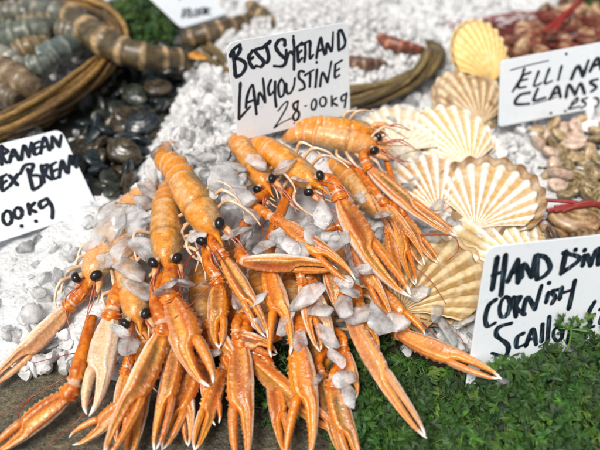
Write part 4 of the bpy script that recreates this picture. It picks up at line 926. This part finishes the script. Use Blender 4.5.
GP = [([(-10, 42, 7.6), (18, 36, 8.2), (46, 30, 8.4), (66, 24, 7.8)], 1.9, GR0, GR1, 'thick grey green prawn lying across the top of the basket'), ([(22, 8, 8), (46, 12, 8.6), (76, 20, 8.6), (92, 30, 8)], 1.8, (.09, .10, .085), (.3, .27, .2), 'grey prawn behind the thick grey green one in the basket'),
      ([(40, 60, 7), (56, 52, 7.8), (74, 44, 7.8), (82, 40, 7)], 1.6, (.085, .11, .10), (.28, .31, .27), 'bluish grey prawn beside the bare ice in the basket'), ([(16, 56, 7.2), (32, 48, 7.8), (52, 42, 7.8)], 1.5, (.16, .11, .05), (.36, .28, .16), 'brownish prawn wedged between the grey prawns in the basket'),
      ([(-14, 72, 7), (6, 74, 8), (26, 84, 8), (40, 92, 6.6)], 1.8, (.16, .11, .06), (.4, .3, .19), 'brown prawn low at the left frame edge in the basket'), ([(-20, 92, 6.6), (0, 94, 7.2), (18, 100, 7)], 1.6, (.12, .09, .06), (.3, .24, .16), 'lowest brown prawn in the basket, above its twisted rim'),
      ([(-6, 58, 7.4), (8, 60, 7.8), (22, 68, 7.6)], 1.5, (.22, .22, .18), (.5, .47, .4), 'pale grey prawn between the brown ones at the left frame edge'),
      ([(-12, 20, 7.6), (14, 14, 8.0), (36, 14, 8)], 1.7, (.12, .12, .09), (.36, .34, .26), 'greyish prawn near the upper left corner of the basket'), ([(60, 30, 9), (74, 32, 9.2), (92, 40, 8.6)], 1.3, (.10, .09, .06), (.34, .28, .2), 'small dull prawn touching the big striped one in the basket'),
      ([(24, 70, 7.6), (40, 66, 8), (56, 60, 7.8)], 1.4, (.10, .12, .10), (.3, .32, .26), 'slim greenish prawn above the brown ones in the basket'), ([(20, 28, 8.6), (38, 24, 9), (54, 20, 9)], 1.5, (.15, .12, .07), (.4, .32, .2), 'light brown prawn high in the middle of the basket')]
for k, (pts, W, a, b, lab) in enumerate(GP): prawn(pts, W, a, b, mixc(a, b, .7), lab, 'prawns in the wicker basket', 6, tail=k < 4, head=k < 4 or k > 6)
FS = [([(378, 38, 6.2), (392, 44, 6.7), (410, 48, 6.2), (424, 50, 5.4)], 1.1, (.18, .05, .03), (.55, .26, .16), 'small dark red prawn on the ice near the yellow scallop'), ([(348, 62, 5.8), (366, 64, 6.4), (386, 64, 5.4)], 1.1, (.12, .06, .04), (.42, .28, .18), 'small brown prawn on the ice by the edge of the card')]
for pts, W, a, b, lab in FS: prawn(pts, W * .8, a, b, mixc(a, b, .6), lab, 'small prawns in the icy basket', 6, tail=True)

# ------------------------------------------------------------------ parsley
def leaflet(seed):
    rs = random.Random(seed); out = []
    for lobe, a0 in ((0, -62), (1, 0), (2, 62)):
        R = 1.05 if lobe == 1 else .82
        for da, r in ((-22, .72), (-14, .86), (-9, .70), (0, 1.0), (9, .70), (14, .86), (22, .72)): out.append((a0 + da, R * r * rs.uniform(.9, 1.1)))
        if lobe < 2: out.append((a0 + 31, .34))
    vs = [Vector((0, -.06, 0)), Vector((0, .25, .06))]; 
    for a, r in out:
        a = math.radians(a); vs.append(Vector((math.sin(a) * r, math.cos(a) * r + .1, .30 * r * r * math.cos(a * 3) - .30 * r * r + rs.uniform(-.11, .11))))
    n = len(out); fs = [(1, i + 3, i + 2) for i in range(n - 1)] + [(0, 1, 2), (0, n + 1, 1)]
    return vs, fs
LEAF = [leaflet(i) for i in range(10)]
def put_leaf(mb, p, nrm, s, col):
    vs, fs = random.choice(LEAF); z = nrm.normalized(); a = z.orthogonal().normalized(); a = Matrix.Rotation(rnd(0, 6.3), 3, z) @ a; b = z.cross(a); Mx = Matrix((a, b, z)).transposed() * s
    edge = mixc(col, (.10, .19, .03), .3)
    mb.add([Mx @ v + p for v in vs], fs, [mixc(col, edge, min(1, v.length)) for v in vs])
def frond(mb, p, d, s, col):
    """a short stalk with five to seven leaflets"""
    d = d.normalized(); x = d.orthogonal().normalized(); x = Matrix.Rotation(rnd(0, 6.3), 3, d) @ x; tip = p + d * s * 1.9
    mb.tube([p - d * s * .8, p + d * s * .8, tip], [.07, .06, .04], 5, mixc(col, (.2, .34, .08), .6))
    nn = (Vector((0, -.45, .9)) + d * .3).normalized()
    put_leaf(mb, tip, (nn + Vector((rnd(-.4, .4), rnd(-.4, .4), 0))), s, col)
    for q in (-1, 1):
        for k in (.35, .8):
            c = p + d * s * (k * 1.9) + x * q * s * .8
            mb.tube([p + d * s * k * 1.5, c], [.045, .03], 4, mixc(col, (.2, .34, .08), .5)); put_leaf(mb, c, nn + Vector((rnd(-.6, .6), rnd(-.6, .6), rnd(-.1, .3))), s * rnd(.7, 1.0), col)
GREENS = [(.006, .040, .007), (.009, .052, .008), (.015, .074, .010), (.085, .17, .016), (.042, .115, .012), (.024, .088, .010), (.004, .028, .006), (.008, .046, .010)]
def parsley(pix, zt, surf, n, s0, s1, label, base=True, hd=2.2, dens=72):
    poly = [at(u, v, zt) for u, v in pix]; xs = [p.x for p in poly]; ys = [p.y for p in poly]; mb = MB(); k = 0
    def inside(x, y):
        c = False
        for a, b in zip(poly, poly[1:] + poly[:1]):
            if (a.y > y) != (b.y > y) and x < (b.x - a.x) * (y - a.y) / (b.y - a.y) + a.x: c = not c
        return c
    cl = []; t = 0                                 # curly heads, each a dome of small frilled leaves
    while len(cl) < n and t < n * 40:
        t += 1; x, y = rnd(min(xs), max(xs)), rnd(min(ys), max(ys))
        if not inside(x, y) or any(math.hypot(x - a, y - b) < hd * 1.12 for a, b, _ in cl): continue
        cl.append((x, y, rnd(.8, 1.2) * hd))
    for x, y, r in cl:
        o = Vector((x, y, max(.2, surf(x, y) + 1.0 * nz((x * .35, y * .35, 3)) + rnd(-.9, 1.0) - r * .85))); tone = rnd(.6, 1.2)
        for _ in range(int(dens * rnd(.8, 1.2))):
            d = Vector((random.gauss(0, 1), random.gauss(-.25, 1), abs(random.gauss(.5, .8)))).normalized(); q = random.random() ** .45
            p = o + Vector((d.x * r * 1.15, d.y * r * 1.15, d.z * r)) * (.45 + .65 * q)
            if p.z < .3: continue
            c = tuple(v * tone * rnd(.7, 1.2) for v in random.choice(GREENS)); w = d + Vector((rnd(-.8, .8), rnd(-.8, .8), rnd(-.3, .8)))
            sz = rnd(s0, s1); mb.tube([p - d * sz * 1.3, p], [.05, .035], 4, mixc(c, (.2, .34, .08), .5)); put_leaf(mb, p, w, sz, c)
            if random.random() < .7: put_leaf(mb, p + d.orthogonal().normalized() * sz * .5 + d * .15, w + Vector((rnd(-.8, .8), rnd(-.8, .8), 0)), sz * rnd(.6, .9), c)
    for _ in range(int(n * dens * .16)):           # loose leaves filling the hollows between the heads
        x, y = rnd(min(xs), max(xs)), rnd(min(ys), max(ys))
        if inside(x, y): put_leaf(mb, Vector((x, y, max(.6, surf(x, y) - rnd(.9, 2.3)))), Vector((rnd(-.7, .7), rnd(-1, .4), 1)), rnd(s0, s1), random.choice(GREENS))
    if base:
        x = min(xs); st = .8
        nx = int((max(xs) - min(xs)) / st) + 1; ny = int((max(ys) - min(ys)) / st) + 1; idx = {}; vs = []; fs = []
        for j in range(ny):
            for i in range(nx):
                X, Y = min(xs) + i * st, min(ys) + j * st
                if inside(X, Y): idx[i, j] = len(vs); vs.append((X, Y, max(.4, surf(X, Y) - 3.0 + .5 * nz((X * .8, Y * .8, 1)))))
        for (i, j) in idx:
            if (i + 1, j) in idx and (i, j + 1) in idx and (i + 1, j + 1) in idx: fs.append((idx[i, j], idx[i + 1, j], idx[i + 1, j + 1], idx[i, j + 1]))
        mb.add(vs, fs, (.008, .025, .007))  # near-black green sheet, shade painted in between the parsley heads
    return tag(mb.build('parsley', M['leaf'], smooth=False), label, 'parsley', kind='stuff')
def bed(x, y): return 1.6 + 3.5 * sst(11, 17.5, x) * sst(-25, -16, y) - .3 * sst(-14, -8, y)
parsley([(352, 478), (346, 400), (330, 352), (352, 336), (395, 345), (440, 362), (478, 372), (500, 378), (660, 340), (700, 360), (700, 520), (352, 520)], 2.0, bed, 80, .58, 1.05, 'bed of fresh curly parsley filling the lower right of the display')
parsley([(236, 372), (262, 352), (300, 362), (330, 380), (300, 402), (262, 398)], 1.2, lambda x, y: 1.6, 14, .32, .5, 'parsley showing between the hanging claws over the slab', False)
parsley([(118, 44), (122, 6), (138, -14), (150, -2), (176, 36), (150, 52)], 5, lambda x, y: 6.0, 14, .55, .8, 'dark parsley behind the striped prawn and blurred price card')
parsley([(570, -4), (600, 6), (660, 26), (660, -30), (580, -24)], 5, lambda x, y: 6.5, 14, .6, .9, 'dark parsley behind the red net bag at the back corner')
# one sprig leaning on the scallop card
p0 = at(566, 352, 4.6); T = thing('parsley_sprig', p0, 'single parsley sprig standing up in front of the scallop card', 'parsley sprig')
st = MB(); tip = at(571, 326, 6.6); st.tube(crom([p0, p0.lerp(tip, .5) + Vector((.15, 0, 0)), tip], 5), .08, 6, (.12, .26, .05)); st.build('stem', M['leaf'], T, p0)
lf = MB()
for k in range(16):
    q = tip + Vector((rnd(-1.5, 1.3), rnd(-.4, .3), rnd(-.7, 1.2))); put_leaf(lf, q, Vector((rnd(-.6, .6), -1, rnd(.2, 1.2))), rnd(.4, .6), random.choice(GREENS[1:4]))
    lf.tube([tip - Vector((0, 0, .4)), q], .035, 4, (.12, .26, .05))
lf.build('leaves', M['leaf'], T, p0, smooth=False)

# ------------------------------------------------------------------ daylight
w = bpy.data.worlds.new('World'); sc.world = w; w.use_nodes = True; nt = w.node_tree
sky = nt.nodes.new('ShaderNodeTexSky'); sky.sky_type = 'NISHITA'; sky.sun_disc = False; EL, RO = math.radians(60), math.radians(215)
sky.sun_elevation = EL; sky.sun_rotation = RO; sky.dust_density = 3.; sky.air_density = .8; sky.ozone_density = .6
hs = nt.nodes.new('ShaderNodeHueSaturation'); hs.inputs['Saturation'].default_value = .35          # the even white of an overcast sky
nt.links.new(sky.outputs[0], hs.inputs['Color']); nt.links.new(hs.outputs[0], nt.nodes['Background'].inputs[0]); nt.nodes['Background'].inputs[1].default_value = .072
sl = bpy.data.lights.new('sun', 'SUN'); sl.energy = 2.2; sl.angle = math.radians(22); sl.color = (1, .94, .86)
so = link('sun', sl); sd = Vector((math.sin(RO) * math.cos(EL), math.cos(RO) * math.cos(EL), math.sin(EL))); so.rotation_euler = sd.to_track_quat('Z', 'Y').to_euler()
vs = sc.view_settings; vs.view_transform = 'Standard'; vs.look = 'None'; vs.gamma = 1; vs.use_curve_mapping = False; vs.exposure = .64
sc.cycles.use_denoising = True; sc.cycles.max_bounces = 14; sc.cycles.transmission_bounces = 12; sc.cycles.caustics_refractive = True; sc.cycles.caustics_reflective = False; sc.cycles.sample_clamp_indirect = 6
